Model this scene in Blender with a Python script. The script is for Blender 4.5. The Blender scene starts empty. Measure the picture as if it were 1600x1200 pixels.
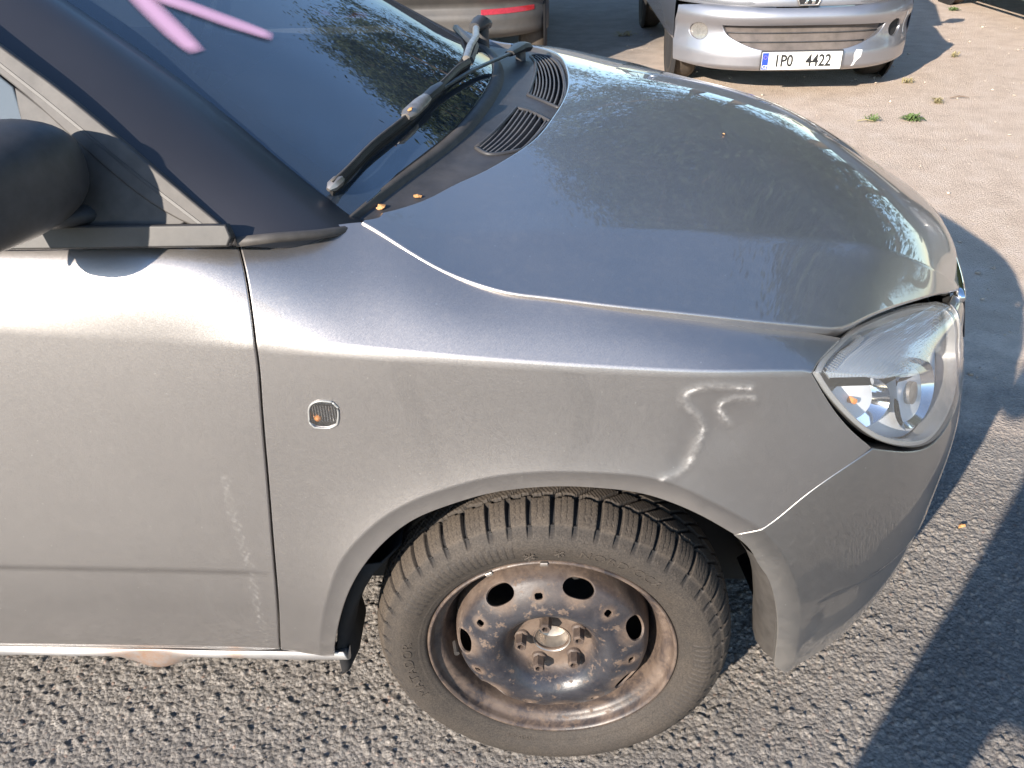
import bpy, math, random
import numpy as np
from mathutils import Vector, Matrix
from mathutils.geometry import delaunay_2d_cdt
rnd = random.Random(7); rng = np.random.default_rng(7)
SC = bpy.context.scene; COL = SC.collection
# ---------------------------------------------------------------- camera, sky, sun, exposure
CAM_AT = (0.0, -.893, 1.354); PITCH = math.radians(31.95); YAW = math.radians(-3.2); ROLL = math.radians(-1.8)
fw = Vector((math.sin(YAW)*math.cos(PITCH), math.cos(YAW)*math.cos(PITCH), -math.sin(PITCH)))
rt = Vector((math.cos(YAW), -math.sin(YAW), 0)); up = rt.cross(fw)
rt, up = rt*math.cos(ROLL)+up*math.sin(ROLL), up*math.cos(ROLL)-rt*math.sin(ROLL)
cd = bpy.data.cameras.new('camera'); cam = bpy.data.objects.new('camera', cd); COL.objects.link(cam)
cam.matrix_world = Matrix(((rt.x, up.x, -fw.x, CAM_AT[0]), (rt.y, up.y, -fw.y, CAM_AT[1]), (rt.z, up.z, -fw.z, CAM_AT[2]), (0, 0, 0, 1)))
cd.sensor_width = 36; cd.lens = 36*1280/1600; cd.clip_start = .02; cd.clip_end = 600
SC.camera = cam
SUN_EL = math.radians(22.8); SUN_AZ = (-.573, -.819)      # towards the sun
w = bpy.data.worlds.new('World'); SC.world = w; w.use_nodes = True
nt = w.node_tree; bg = nt.nodes['Background']
sky = nt.nodes.new('ShaderNodeTexSky'); sky.sky_type = 'NISHITA'; sky.sun_disc = False
sky.sun_elevation = SUN_EL; sky.sun_rotation = math.atan2(SUN_AZ[0], SUN_AZ[1])
sky.air_density = 1.0; sky.dust_density = .25; sky.ozone_density = 3.2
nt.links.new(sky.outputs[0], bg.inputs[0]); bg.inputs[1].default_value = .15
sl = bpy.data.lights.new('sun', 'SUN'); sl.energy = 5.0; sl.angle = math.radians(.53); sl.color = (1, .895, .775)
sun = bpy.data.objects.new('sun', sl); COL.objects.link(sun)
sv = Vector((SUN_AZ[0]*math.cos(SUN_EL), SUN_AZ[1]*math.cos(SUN_EL), math.sin(SUN_EL)))
sun.rotation_euler = sv.to_track_quat('Z', 'Y').to_euler(); sun.location = sv*40
SC.view_settings.view_transform = 'Standard'; SC.view_settings.look = 'None'
SC.view_settings.exposure = 1.08; SC.view_settings.gamma = 1; SC.view_settings.use_curve_mapping = False
SC.render.engine = 'CYCLES'; SC.cycles.max_bounces = 8; SC.cycles.transparent_max_bounces = 12
SC.cycles.caustics_reflective = False; SC.cycles.caustics_refractive = False
VN = [(.227, .372), (.30, .40), (.385, .442), (.378, .568), (.344, .899), (.284, .879), (.247, .879), (.234, .814), (.221, .482)]
VF = [(.448, .50), (.512, .523), (.609, .593), (.735, .66), (.75, .80), (.735, .92), (.6, .91), (.518, .91), (.435, .915), (.398, .90)]
C1 = (.05, .291); C2 = (.094, .593)
TREES = [(4.6, 15, 1, 1.0, 0), (7.2, 14.2, 0, 1.3, 1), (9.3, 13.2, 1, 1.1, 2), (12.2, 11.2, 2, 1.6, 3), (14.2, 8.2, 0, 1.25, 4), (15.8, 4.8, 1, 1.0, 5), (4.5, 19, 1, 1.2, 2.5), (10.5, 18, 0, 1.4, .7), (16.5, 14, 1, 1.1, 4.4), (17.5, .5, 2, 1.5, 1.9), (-8, 26, 0, .9, 3.3), (20, 8, 1, 1.1, .3), (20.5, 3, 0, 1.3, 5.1), (19, -4, 1, 1.0, 2.2)]
def nat_matrix(k):
    # second-derivative matrix of a natural cubic spline on knots k
    k = np.asarray(k, float); n = len(k); h = np.diff(k)
    A = np.eye(n); B = np.zeros((n, n))
    for i in range(1, n-1):
        A[i, i-1] = h[i-1]; A[i, i] = 2*(h[i-1]+h[i]); A[i, i+1] = h[i]
        B[i, i-1] = 6/h[i-1]; B[i, i] = -6/h[i-1]-6/h[i]; B[i, i+1] = 6/h[i]
    return np.linalg.solve(A, B)
def basis(k, M, x):
    # (N, n) weights so that value = W @ y ; linear beyond the ends
    k = np.asarray(k, float); x = np.asarray(x, float); n = len(k)
    xc = np.clip(x, k[0], k[-1])
    i = np.clip(np.searchsorted(k, xc, side='right')-1, 0, n-2)
    h = k[i+1]-k[i]; a = (k[i+1]-xc)/h; b = (xc-k[i])/h
    W = np.zeros((len(x), n)); r = np.arange(len(x))
    W[r, i] += a; W[r, i+1] += b
    W += ((a**3-a)*h*h/6)[:, None]*M[i]+((b**3-b)*h*h/6)[:, None]*M[i+1]
    for end, (p, q) in (('lo', (0, 1)), ('hi', (n-2, n-1))):
        m = x < k[0] if end == 'lo' else x > k[-1]
        if m.any():
            hh = k[q]-k[p]; D = np.zeros(n); D[p] = -1/hh; D[q] = 1/hh
            if end == 'lo': D = D-(hh/3)*M[p]-(hh/6)*M[q]; dx = x[m]-k[0]
            else: D = D+(hh/6)*M[p]+(hh/3)*M[q]; dx = x[m]-k[-1]
            W[m] += dx[:, None]*D[None]
    return W
class Net:
    """smooth surface through rows of 3D points: P[row][station]; creases at the rows in brk; smoothed by rad"""
    def __init__(self, s, v, P, brk=(), rad=.008, disp=None, fold=None, sg=1):
        self.sg = sg
        self.s = np.asarray(s, float); self.v = np.asarray(v, float); self.P = np.asarray(P, float)
        self.Ms = nat_matrix(self.s); self.rad = rad; self.disp = disp; self.fold = fold
        if self.v[0] > self.v[-1]: self.v = self.v[::-1]; self.P = self.P[::-1]
        cut = [0]+sorted(int(np.argmin(abs(self.v-b))) for b in brk)+[len(self.v)-1]
        self.seg = [(a, b, nat_matrix(self.v[a:b+1])) for a, b in zip(cut[:-1], cut[1:])]
    def raw(self, s, v):
        s = np.asarray(s, float); v = np.asarray(v, float)
        mir = np.zeros(len(s), bool)
        if self.fold is not None:
            mir = s > self.fold; s = np.where(mir, 2*self.fold-s, s)
        Ws = basis(self.s, self.Ms, s)
        R = np.einsum('nj,ijc->nic', Ws, self.P)
        out = np.zeros((len(s), 3))
        for q, (a, b, M) in enumerate(self.seg):
            m = np.ones(len(s), bool)
            if q > 0: m &= v >= self.v[a]
            if q < len(self.seg)-1: m &= v < self.v[b]
            if m.any():
                W = basis(self.v[a:b+1], M, v[m])
                out[m] = np.einsum('ni,nic->nc', W, R[m, a:b+1])
        out[mir, 1] = 1.6-out[mir, 1]
        return out
    def ev(self, s, v):
        s = np.asarray(s, float); v = np.asarray(v, float)
        r = self.rad
        if r:
            p = sum(w*self.raw(s, v+r*d) for d, w in ((-1, .1), (-.6, .2), (-.2, .2), (.2, .2), (.6, .2), (1, .1)))
        else: p = self.raw(s, v)
        if self.disp is not None: p = p+self.disp(s, v, p)
        return p
    def frame(self, s, v, e=2e-3):
        a = self.ev(s+e, v)-self.ev(s-e, v); b = self.ev(s, v+e)-self.ev(s, v-e)
        n = np.cross(a, b)*getattr(self, 'sg', 1); n /= np.maximum(np.linalg.norm(n, axis=1), 1e-12)[:, None]
        return a/(2*e), b/(2*e), n
SST = [-3.2,-2.4,-1.8,-1.4,-.9,-.6,-.42,-.33,-.25,-.178,-.093,-.017,.116,.2,.289,.353,.47,.60,.73,.85,.97,1.14,1.32,1.49]
SV = [.98,.91,.84,.65,.48,.33,.22]
def _mir(r):   # last station mirrored about Y = .8
    return r+[(r[-2][0], 1.6-r[-2][1], r[-2][2])]
SROWS = [
 [(-3.2,.14,1.10),(-2.4,.12,1.09),(-1.8,.11,1.06),(-1.4,.10,1.045),(-.9,.10,1.022),(-.6,.11,1.012),(-.42,.118,1.003),(-.33,.125,.990),(-.25,.125,.972),(-.178,.091,.938),(-.093,.062,.907),(-.017,.05,.895),(.116,.045,.876),(.2,.05,.861),(.289,.066,.841),(.353,.086,.824),(.45,.17,.79),(.54,.25,.765),(.62,.325,.745),(.675,.39,.735),(.71,.46,.735),(.755,.64,.745),(.775,.8,.75)],
 [(-3.2,.03,1.06),(-2.4,.015,1.045),(-1.8,.012,1.02),(-1.4,.012,1.003),(-.9,.010,.985),(-.6,.010,.972),(-.42,.014,.962),(-.33,.034,.942),(-.25,.046,.920),(-.178,.031,.8985),(-.093,.0175,.8785),(-.017,.0125,.868),(.116,.010,.8545),(.2,.013,.8455),(.289,.027,.832),(.353,.046,.8175),(.45,.105,.79),(.54,.185,.76),(.62,.27,.735),(.68,.35,.72),(.72,.44,.715),(.768,.63,.72),(.785,.8,.72)],
 [(-3.2,.01,.95),(-2.4,-.01,.94),(-1.8,-.018,.935),(-1.4,-.02,.93),(-.9,-.02,.907),(-.6,-.02,.886),(-.42,-.02,.871),(-.33,-.02,.864),(-.25,-.02,.857),(-.178,-.02,.851),(-.093,-.02,.844),(-.017,-.02,.838),(.116,-.02,.829),(.2,-.019,.825),(.289,-.008,.82),(.353,.010,.808),(.45,.055,.77),(.55,.135,.725),(.625,.232,.69),(.685,.335,.675),(.73,.45,.668),(.775,.63,.668),(.79,.8,.668)],
 [(-3.2,.0,.66),(-2.4,-.02,.66),(-1.8,-.024,.66),(-1.4,-.026,.655),(-.9,-.026,.65),(-.6,-.025,.65),(-.42,-.024,.65),(-.33,-.024,.65),(-.25,-.024,.65),(-.178,-.024,.65),(-.093,-.024,.65),(-.017,-.024,.65),(.116,-.023,.65),(.2,-.021,.65),(.289,-.015,.64),(.353,-.006,.63),(.46,.03,.61),(.565,.105,.59),(.64,.195,.58),(.705,.32,.57),(.76,.46,.565),(.81,.63,.56),(.83,.8,.56)],
 [(-3.2,.01,.48),(-2.4,-.02,.48),(-1.8,-.028,.48),(-1.4,-.031,.48),(-.9,-.031,.48),(-.6,-.031,.48),(-.42,-.03,.48),(-.33,-.03,.48),(-.25,-.03,.48),(-.178,-.029,.48),(-.093,-.028,.48),(-.017,-.026,.48),(.116,-.024,.48),(.2,-.022,.48),(.289,-.015,.48),(.353,-.006,.475),(.46,.03,.47),(.565,.10,.465),(.64,.198,.46),(.70,.32,.455),(.76,.47,.45),(.815,.64,.45),(.835,.8,.45)],
 [(-3.2,.03,.33),(-2.4,0,.33),(-1.8,-.018,.33),(-1.4,-.022,.33),(-.9,-.022,.33),(-.6,-.022,.33),(-.42,-.022,.33),(-.33,-.022,.33),(-.25,-.022,.33),(-.178,-.021,.33),(-.093,-.02,.33),(-.017,-.02,.33),(.116,-.018,.33),(.2,-.016,.33),(.289,-.010,.33),(.353,.0,.33),(.455,.032,.325),(.548,.10,.32),(.62,.192,.32),(.68,.315,.32),(.745,.47,.32),(.80,.64,.32),(.82,.8,.32)],
 [(-3.2,.06,.21),(-2.4,.03,.21),(-1.8,.018,.21),(-1.4,.012,.225),(-.9,.010,.225),(-.6,.010,.225),(-.42,.010,.225),(-.33,.010,.225),(-.25,.010,.225),(-.178,.010,.22),(-.093,.010,.22),(-.017,.010,.22),(.116,.01,.21),(.2,.012,.205),(.289,.018,.2),(.353,.026,.2),(.445,.064,.2),(.525,.125,.2),(.592,.215,.2),(.65,.335,.2),(.71,.48,.2),(.765,.64,.2),(.785,.8,.2)],
]
# hood
HST = [-.30,-.25,-.14,-.02,.13,.29,.40,.50,.59,.67,.73,.79]
HST = [-.30,-.25,-.14,-.02,.13,.29,.40,.50,.59,.67,.73,.79,.83]
HV = [0,.2,.4,.75,1.1,1.3,1.5]
_h0 = [(-.30,.135,.99),(-.25,.125,.972),(-.14,.078,.922),(-.02,.050,.897),(.13,.045,.877),(.29,.066,.845),(.416,.13,.815),(.494,.21,.797),(.566,.28,.777),(.635,.345,.755),(.692,.40,.725),(.723,.44,.698),(.733,.45,.675)]
_h1 = [(-.30,.15,.995),(-.25,.145,.976),(-.14,.150,.941),(-.02,.168,.933),(.13,.197,.919),(.29,.230,.898),(.419,.27,.871),(.495,.29,.851),(.566,.32,.817),(.63,.36,.779),(.68,.41,.743),(.72,.47,.718),(.731,.485,.695)]
_h2 = [(-.30,.42,.995),(-.25,.42,.995),(-.14,.42,.99),(-.02,.43,.978),(.13,.44,.957),(.29,.45,.935),(.40,.46,.915),(.50,.47,.885),(.59,.49,.845),(.66,.51,.803),(.715,.53,.765),(.751,.56,.732),(.764,.57,.70)]
_h3 = [(-.30,.8,1.01),(-.25,.8,1.01),(-.14,.8,1.007),(-.02,.8,1.0),(.13,.8,.988),(.29,.8,.968),(.40,.8,.945),(.50,.8,.912),(.59,.8,.868),(.67,.8,.822),(.73,.8,.785),(.775,.8,.752),(.79,.8,.722)]
def _far(r): return [(x,1.6-y,z+.030*((.8-y)/.7)*max(0,1-max(x,0)/.40)-.006*((.8-y)/.7)*min(max(x-.2,0)/.2,1)) for x,y,z in r]
HROWS = [_h0,_h1,_h2,_h3,_far(_h2),_far(_h1),_far(_h0)]
D = {
 'door': [(-0.6784,0.9306),(-0.6142,0.9315),(-0.5575,0.9318),(-0.5018,0.9324),(-0.4411,0.9346),(-0.3959,0.9373),(-0.3896,0.9358),(-0.3767,0.9075),(-0.3688,0.8673),(-0.3678,0.838),(-0.3751,0.7749),(-0.3892,0.6661),(-0.4042,0.5312),(-0.42,0.3991),(-0.4399,0.2957),(-0.4469,0.293),(-0.5868,0.2859),(-0.7502,0.2807),(-0.9179,0.2721)],
 'fender': [(-0.3869,0.9367),(-0.3732,0.9078),(-0.3651,0.8675),(-0.3638,0.8382),(-0.3709,0.7751),(-0.3848,0.6662),(-0.3995,0.5312),(-0.4151,0.3992),(-0.4363,0.2934),(-0.3957,0.2873),(-0.3534,0.2837),(-0.3414,0.3348),(-0.3246,0.3935),(-0.3039,0.4496),(-0.28,0.495),(-0.2384,0.5505),(-0.1888,0.5937),(-0.1424,0.6163),(-0.0883,0.6362),(-0.0356,0.6462),(0.0165,0.6499),(0.0683,0.6467),(0.1205,0.637),(0.1649,0.619),(0.2109,0.5938),(0.2576,0.5607),(0.2915,0.5804),(0.3406,0.6345),(0.392,0.6839),(0.4435,0.7225),(0.41,0.7445),(0.3656,0.7832),(0.339,0.8159),(0.3255,0.8352),(0.3359,0.8667),(0.3706,0.9259),(0.3923,0.9533),(0.3471,0.9727),(0.2824,0.9737),(0.1959,0.9755),(0.1133,0.9764),(0.0321,0.9775),(-0.0166,0.9767),(-0.0493,0.9761),(-0.0904,0.978),(-0.1319,0.9784),(-0.1741,0.9782),(-0.2171,0.976),(-0.2452,0.9785),(-0.258,0.9736),(-0.298,0.9606),(-0.3415,0.9496),(-0.3691,0.9414)],
 'bumper': [(0.2589,0.557),(0.2929,0.5766),(0.3421,0.6309),(0.3937,0.6805),(0.4486,0.7193),(0.4841,0.7113),(0.54,0.697),(0.6,0.691),(0.645,0.7),(0.7,0.716),(0.762,0.734),(0.8,0.765),(0.82,0.825),(0.822,0.873),(0.816,0.915),(0.8,0.955),(0.85,0.965),(0.885,0.93),(0.9,0.8),(0.93,0.745),(1.0,0.72),(1.32,0.705)],
 'bumpb': [(0.3011,0.498),(0.3166,0.473),(0.3281,0.4443),(0.3431,0.3888),(0.3535,0.3364),(0.3618,0.2855),(0.3694,0.2484)],
 'lamp': [(0.3281,0.8352),(0.339,0.8691),(0.3743,0.9325),(0.4295,0.9766),(0.4999,0.9935),(0.58,1.0038),(0.66,1.0014),(0.74,0.983),(0.782,0.951),(0.8,0.913),(0.808,0.873),(0.808,0.828),(0.79,0.775),(0.752,0.746),(0.695,0.729),(0.639,0.712),(0.5964,0.7022),(0.5466,0.7077),(0.4975,0.7216),(0.4542,0.7378),(0.4137,0.7594),(0.3694,0.7913),(0.3425,0.817)],
 'lampsplit': [(0.3298,0.828),(0.3581,0.8293),(0.4023,0.8343),(0.4574,0.8433),(0.53,0.855),(0.5963,0.867),(0.66,0.887),(0.7,0.915),(0.735,0.95),(0.745,0.98)],
 'band': [(-0.3719,0.2856),(-0.3595,0.3526),(-0.3431,0.4148),(-0.3226,0.4753),(-0.3024,0.5197),(-0.2744,0.5587),(-0.2334,0.5993),(-0.1857,0.6305),(-0.1401,0.6501),(-0.087,0.6675),(-0.035,0.6765),(0.0163,0.6794),(0.0674,0.6776),(0.1186,0.6717),(0.162,0.6573),(0.2072,0.6326),(0.2544,0.6045),(0.292,0.5766),(0.3198,0.541),(0.3459,0.4923),(0.3674,0.432),(0.3802,0.3775),(0.3925,0.3116),(0.4013,0.2653)],
 'rep': [(-0.3141,0.754),(-0.3114,0.7645),(-0.3037,0.7709),(-0.2926,0.7731),(-0.2803,0.7719),(-0.2748,0.7651),(-0.2758,0.7527),(-0.2791,0.7417),(-0.2875,0.737),(-0.2987,0.7357),(-0.3096,0.7363),(-0.3153,0.7425)],
 'dent': [(0.1486,0.6665),(0.1693,0.6739),(0.1808,0.6883),(0.1893,0.7183),(0.1952,0.7459),(0.1823,0.7728),(0.1691,0.7865),(0.1693,0.8044),(0.187,0.8142),(0.2231,0.8156),(0.2494,0.8134)],
 'dent2': [(0.2544,0.7983),(0.2252,0.7948),(0.2131,0.7841),(0.2218,0.763),(0.2276,0.7546)],
 'fold': [(-0.8232,0.4938),(-0.7252,0.4924),(-0.628,0.4908),(-0.5317,0.4888),(-0.4358,0.4868),(-0.412,0.4857)],
 'crack': [(-0.448,0.6538),(-0.4493,0.6135),(-0.4473,0.5676),(-0.4443,0.5185),(-0.4443,0.4673),(-0.448,0.4132),(-0.4495,0.3594),(-0.4539,0.3069)],
 'h_gapside': [(-0.2174,-0.012),(-0.1746,-0.0068),(-0.1321,-0.0012),(-0.0902,-0.0014),(-0.049,-0.0036),(-0.0166,-0.0001),(0.0314,0.0004),(0.1127,-0.001),(0.1989,0.0014),(0.283,-0.001),(0.3384,-0.0083),(0.373,-0.012),(0.3875,-0.0073),(0.4194,0.0021),(0.4987,-0.0014),(0.589,0.0005),(0.6708,0.0007),(0.7171,0.032)],
 'h_rear': [(-0.2484,-0.0248),(-0.2242,0.2083),(-0.1976,0.2324),(-0.1647,0.2633),(-0.1389,0.2899),(-0.1057,0.3163),(-0.0722,0.3489),(-0.029,0.4082),(0.0023,0.4978),(0.0248,0.6058),(0.0383,0.7546),(0.034,0.95),(0.012,1.1),(-0.04,1.2),(-0.13,1.28),(-0.2,1.36),(-0.25,1.5)],
}
# ---------------------------------------------------------------- scene helpers
def tag(o, label=None, cat=None, group=None, kind=None):
    if label: o['label'] = label
    if cat: o['category'] = cat
    if group: o['group'] = group
    if kind: o['kind'] = kind
    return o
def empty(name, loc=(0, 0, 0), rz=0, **k):
    o = bpy.data.objects.new(name, None); COL.objects.link(o); o.location = loc; o.rotation_euler = (0, 0, rz)
    o.empty_display_size = .1
    return tag(o, **k)
def link(name, me, m, parent=None, **k):
    o = bpy.data.objects.new(name, me); COL.objects.link(o)
    if m is not None and len(me.materials) == 0: me.materials.append(m)
    if parent is not None: o.parent = parent
    return tag(o, **k)
def mesh(name, V, F, smooth=True, normals=None, attrs=None):
    me = bpy.data.meshes.new(name)
    V = np.asarray(V, np.float32); 
    if isinstance(F, np.ndarray):
        n, k = F.shape
        me.vertices.add(len(V)); me.vertices.foreach_set('co', V.ravel())
        me.loops.add(n*k); me.loops.foreach_set('vertex_index', F.astype(np.int32).ravel())
        me.polygons.add(n); me.polygons.foreach_set('loop_start', np.arange(0, n*k, k, dtype=np.int32))
        me.polygons.foreach_set('loop_total', np.full(n, k, np.int32))
        me.update(calc_edges=True); me.validate()
    else:
        me.from_pydata([tuple(map(float, v)) for v in V], [], [tuple(int(i) for i in f) for f in F]); me.update()
    if smooth: me.polygons.foreach_set('use_smooth', np.ones(len(me.polygons), bool))
    if attrs:
        for k2, a in attrs.items():
            at = me.attributes.new(k2, 'FLOAT', 'POINT'); at.data.foreach_set('value', np.asarray(a, np.float32))
    if normals is not None: me.normals_split_custom_set_from_vertices([tuple(map(float, x)) for x in normals])
    return me
class MB:
    """collects simple solids into one mesh"""
    def __init__(s): s.V = []; s.F = []
    def add(s, V, F):
        b = len(s.V); s.V += [tuple(v) for v in V]; s.F += [tuple(i+b for i in f) for f in F]; return s
    def box(s, c, d, rot=None, bev=0):
        x, y, z = [q/2 for q in d]; V = []
        b = min(bev, min(x, y, z)*.9)
        if b <= 0:
            V = [Vector((a*x, e*y, g*z)) for g in (-1, 1) for e in (-1, 1) for a in (-1, 1)]
            F = [(0, 2, 3, 1), (4, 5, 7, 6), (0, 1, 5, 4), (2, 6, 7, 3), (0, 4, 6, 2), (1, 3, 7, 5)]
        else:
            F = []; idx = {}
            for g in (-1, 1):
                for e in (-1, 1):
                    for a in (-1, 1):
                        for ax in range(3):
                            p = [a*(x-b), e*(y-b), g*(z-b)]; p[ax] += (a, e, g)[ax]*b
                            idx[(a, e, g, ax)] = len(V); V.append(Vector(p))
            for ax in range(3):
                o1, o2 = [q for q in range(3) if q != ax]
                for sg in (-1, 1):
                    q = []
                    for (m, n) in ((-1, -1), (1, -1), (1, 1), (-1, 1)):
                        t = [0, 0, 0]; t[ax] = sg; t[o1] = m; t[o2] = n; q.append(idx[(*t, ax)])
                    F.append(q if sg*(1 if ax != 1 else -1) > 0 else q[::-1])
                for m in (-1, 1):
                    for n in (-1, 1):
                        t0 = [0, 0, 0]; t0[o1] = m; t0[o2] = n; ta = list(t0); ta[ax] = -1; tb = list(t0); tb[ax] = 1
                        F.append((idx[(*ta, o1)], idx[(*tb, o1)], idx[(*tb, o2)], idx[(*ta, o2)]))
            for g in (-1, 1):
                for e in (-1, 1):
                    for a in (-1, 1): F.append([idx[(a, e, g, q)] for q in range(3)])
        M = rot if rot is not None else Matrix.Identity(3)
        return s.add([M @ v+Vector(c) for v in V], F)
    def tube(s, pts, r, n=8, cap=True, flat=1.0, upv=(0, 0, 1)):
        pts = [Vector(p) for p in pts]; rr = r if isinstance(r, (list, tuple)) else [r]*len(pts)
        V = []; F = []; u0 = Vector(upv)
        for i, p in enumerate(pts):
            d = (pts[min(i+1, len(pts)-1)]-pts[max(i-1, 0)]).normalized()
            a = d.cross(u0); a = a.normalized() if a.length > 1e-5 else d.orthogonal().normalized()
            b = a.cross(d).normalized()
            V += [p+a*(rr[i]*math.cos(2*math.pi*k/n))+b*(rr[i]*flat*math.sin(2*math.pi*k/n)) for k in range(n)]
        for i in range(len(pts)-1):
            F += [(i*n+k, i*n+(k+1) % n, (i+1)*n+(k+1) % n, (i+1)*n+k) for k in range(n)]
        if cap: F += [tuple(range(n))[::-1], tuple((len(pts)-1)*n+k for k in range(n))]
        return s.add(V, F)
    def lathe(s, prof, n=32, c=(0, 0, 0), axis='Y'):
        V = []; F = []; m = len(prof)
        for k in range(n):
            a = 2*math.pi*k/n
            for r, y in prof:
                if axis == 'Y': V.append((c[0]+r*math.cos(a), c[1]+y, c[2]+r*math.sin(a)))
                else: V.append((c[0]+r*math.cos(a), c[1]+r*math.sin(a), c[2]+y))
        for k in range(n):
            for j in range(m-1):
                F.append((k*m+j, ((k+1) % n)*m+j, ((k+1) % n)*m+j+1, k*m+j+1))
        return s.add(V, F)
    def build(s, name, m, parent=None, smooth=False, **k):
        me = mesh(name, s.V, s.F, smooth)
        import bmesh
        b = bmesh.new(); b.from_mesh(me); bmesh.ops.recalc_face_normals(b, faces=b.faces); b.to_mesh(me); b.free()
        if smooth:
            me.polygons.foreach_set('use_smooth', np.ones(len(me.polygons), bool))
            if smooth != 'all': me.set_sharp_from_angle(angle=math.radians(38))
        return link(name, me, m, parent, **k)
# ---------------------------------------------------------------- materials
class N:
    def __init__(s, name):
        s.m = bpy.data.materials.new(name); s.m.use_nodes = True; s.t = s.m.node_tree
        s.b = s.t.nodes['Principled BSDF']; s.out = s.t.nodes['Material Output']
    def n(s, typ, **k):
        q = s.t.nodes.new('ShaderNode'+typ)
        for a, v in k.items():
            if a.startswith('i_'):
                key = a[2:]; key = int(key) if key.isdigit() else key.replace('_', ' ')
                s.set(q.inputs[key], v)
            else: setattr(q, a, v)
        return q
    def set(s, inp, v):
        if hasattr(v, 'is_output') or hasattr(v, 'links'): s.t.links.new(v, inp)
        else: inp.default_value = v if not isinstance(v, tuple) or len(v) != 3 or inp.type != 'RGBA' else (*v, 1)
    def p(s, **k):
        for a, v in k.items(): s.set(s.b.inputs[a.replace('_', ' ')], v)
        return s
    def obj(s): return s.n('TexCoord').outputs['Object']
    def noise(s, sc, det=4, rough=.55, vec=None, dist=0):
        q = s.n('TexNoise', i_Scale=sc, i_Detail=det, i_Roughness=rough, i_Distortion=dist)
        s.t.links.new(vec if vec is not None else s.obj(), q.inputs['Vector']); return q.outputs['Fac']
    def ramp(s, f, stops):
        q = s.n('ValToRGB'); e = q.color_ramp.elements
        while len(e) < len(stops): e.new(.5)
        for i, (p, c) in enumerate(stops):
            e[i].position = p; e[i].color = (*c, 1) if isinstance(c, tuple) else (c, c, c, 1)
        s.t.links.new(f, q.inputs[0]); return q.outputs[0]
    def mix(s, f, a, b):
        q = s.n('Mix', data_type='RGBA'); s.set(q.inputs[0], f); s.set(q.inputs[6], a); s.set(q.inputs[7], b); return q.outputs[2]
    def math(s, op, a, b=0., c=0.):
        q = s.n('Math', operation=op); s.set(q.inputs[0], a); s.set(q.inputs[1], b); s.set(q.inputs[2], c); return q.outputs[0]
    def attr(s, name): return s.n('Attribute', attribute_name=name).outputs['Fac']
    def bump(s, h, strength=.3, dist=.002, nrm=None):
        q = s.n('Bump', i_Strength=strength, i_Distance=dist); s.t.links.new(h, q.inputs['Height'])
        if nrm is not None: s.t.links.new(nrm, q.inputs['Normal'])
        return q.outputs[0]
M = {}
def simple(name, col, rough=.6, metal=0., coat=0., var=.12, sc=30., bump=0., spec=.5, dust=0.):
    a = N(name); f = a.noise(sc, 5)
    c1 = tuple(max(0, x*(1-var)) for x in col); c2 = tuple(min(1, x*(1+var)) for x in col)
    c = a.ramp(f, [(.3, c1), (.7, c2)])
    if dust:
        g = a.ramp(a.noise(sc*.17, 6, .7), [(.35, 0.), (.75, dust)]); c = a.mix(g, c, (.30, .25, .20))
    a.p(Base_Color=c, Roughness=rough, Metallic=metal, Coat_Weight=coat, Specular_IOR_Level=spec)
    if bump: a.p(Normal=a.bump(f, bump, .002))
    M[name] = a.m; return a
def paint(name, base, metal=.75, rough=.42, dust=.10, coatr=.03):
    a = N(name); co = a.obj()
    v = a.n('TexVoronoi', i_Scale=1100.); a.t.links.new(co, v.inputs['Vector'])
    fl = a.n('VectorMath', operation='SUBTRACT'); a.t.links.new(v.outputs['Color'], fl.inputs[0]); fl.inputs[1].default_value = (.5, .5, .5)
    sc = a.n('VectorMath', operation='SCALE'); a.t.links.new(fl.outputs[0], sc.inputs[0]); sc.inputs['Scale'].default_value = .07
    ge = a.n('NewGeometry'); ad = a.n('VectorMath', operation='ADD')
    a.t.links.new(ge.outputs['Normal'], ad.inputs[0]); a.t.links.new(sc.outputs[0], ad.inputs[1])
    nm = a.n('VectorMath', operation='NORMALIZE'); a.t.links.new(ad.outputs[0], nm.inputs[0])
    d1 = a.noise(3.5, 7, .65, co); d2 = a.noise(90, 5, .7, co)
    dm = a.math('MULTIPLY', a.ramp(d1, [(.35, .25), (.7, 1.)]), dust)
    dm2 = a.math('MULTIPLY', a.ramp(d2, [(.5, 0.), (.72, 1.)]), dust*.9)
    spk = a.n('TexVoronoi', i_Scale=46., i_Randomness=1.); a.t.links.new(co, spk.inputs['Vector'])
    sp = a.ramp(spk.outputs['Distance'], [(.035, 1.), (.06, 0.)])
    wear_glint = a.attr('wear_glint'); dirt = a.attr('dirt')
    dn = a.math('MULTIPLY', dirt, a.ramp(a.noise(22, 8, .75, co), [(.25, .3), (.65, 1.)]))
    tot = a.math('MINIMUM', a.math('ADD', a.math('ADD', dm, dm2), dn), 1.)
    base_c = a.mix(tot, base, (.36, .31, .25))
    base_c = a.mix(a.math('MULTIPLY', sp, .35), base_c, (.75, .74, .70))
    wn = a.math('MULTIPLY', wear_glint, a.ramp(a.noise(110, 7, .7, co), [(.40, .25), (.62, 1.)]))
    base_c = a.mix(wn, base_c, (.86, .84, .8))
    inv = a.math('SUBTRACT', 1., a.math('MAXIMUM', tot, wn))
    a.p(Base_Color=base_c, Metallic=a.math('MULTIPLY', inv, metal), Roughness=a.math('ADD', a.math('MULTIPLY', tot, .3), rough), Normal=nm.outputs[0],
        Coat_Weight=a.math('MULTIPLY', inv, 1.), Coat_Roughness=a.math('ADD', a.math('MULTIPLY', tot, .35), coatr), Coat_IOR=1.62)
    M[name] = a.m
    return a
paint('silver_paint', (.425, .404, .392), 1., .44, .035, .004)
paint('bumper_paint', (.33, .318, .305), 1., .43, .05, .006)
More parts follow.
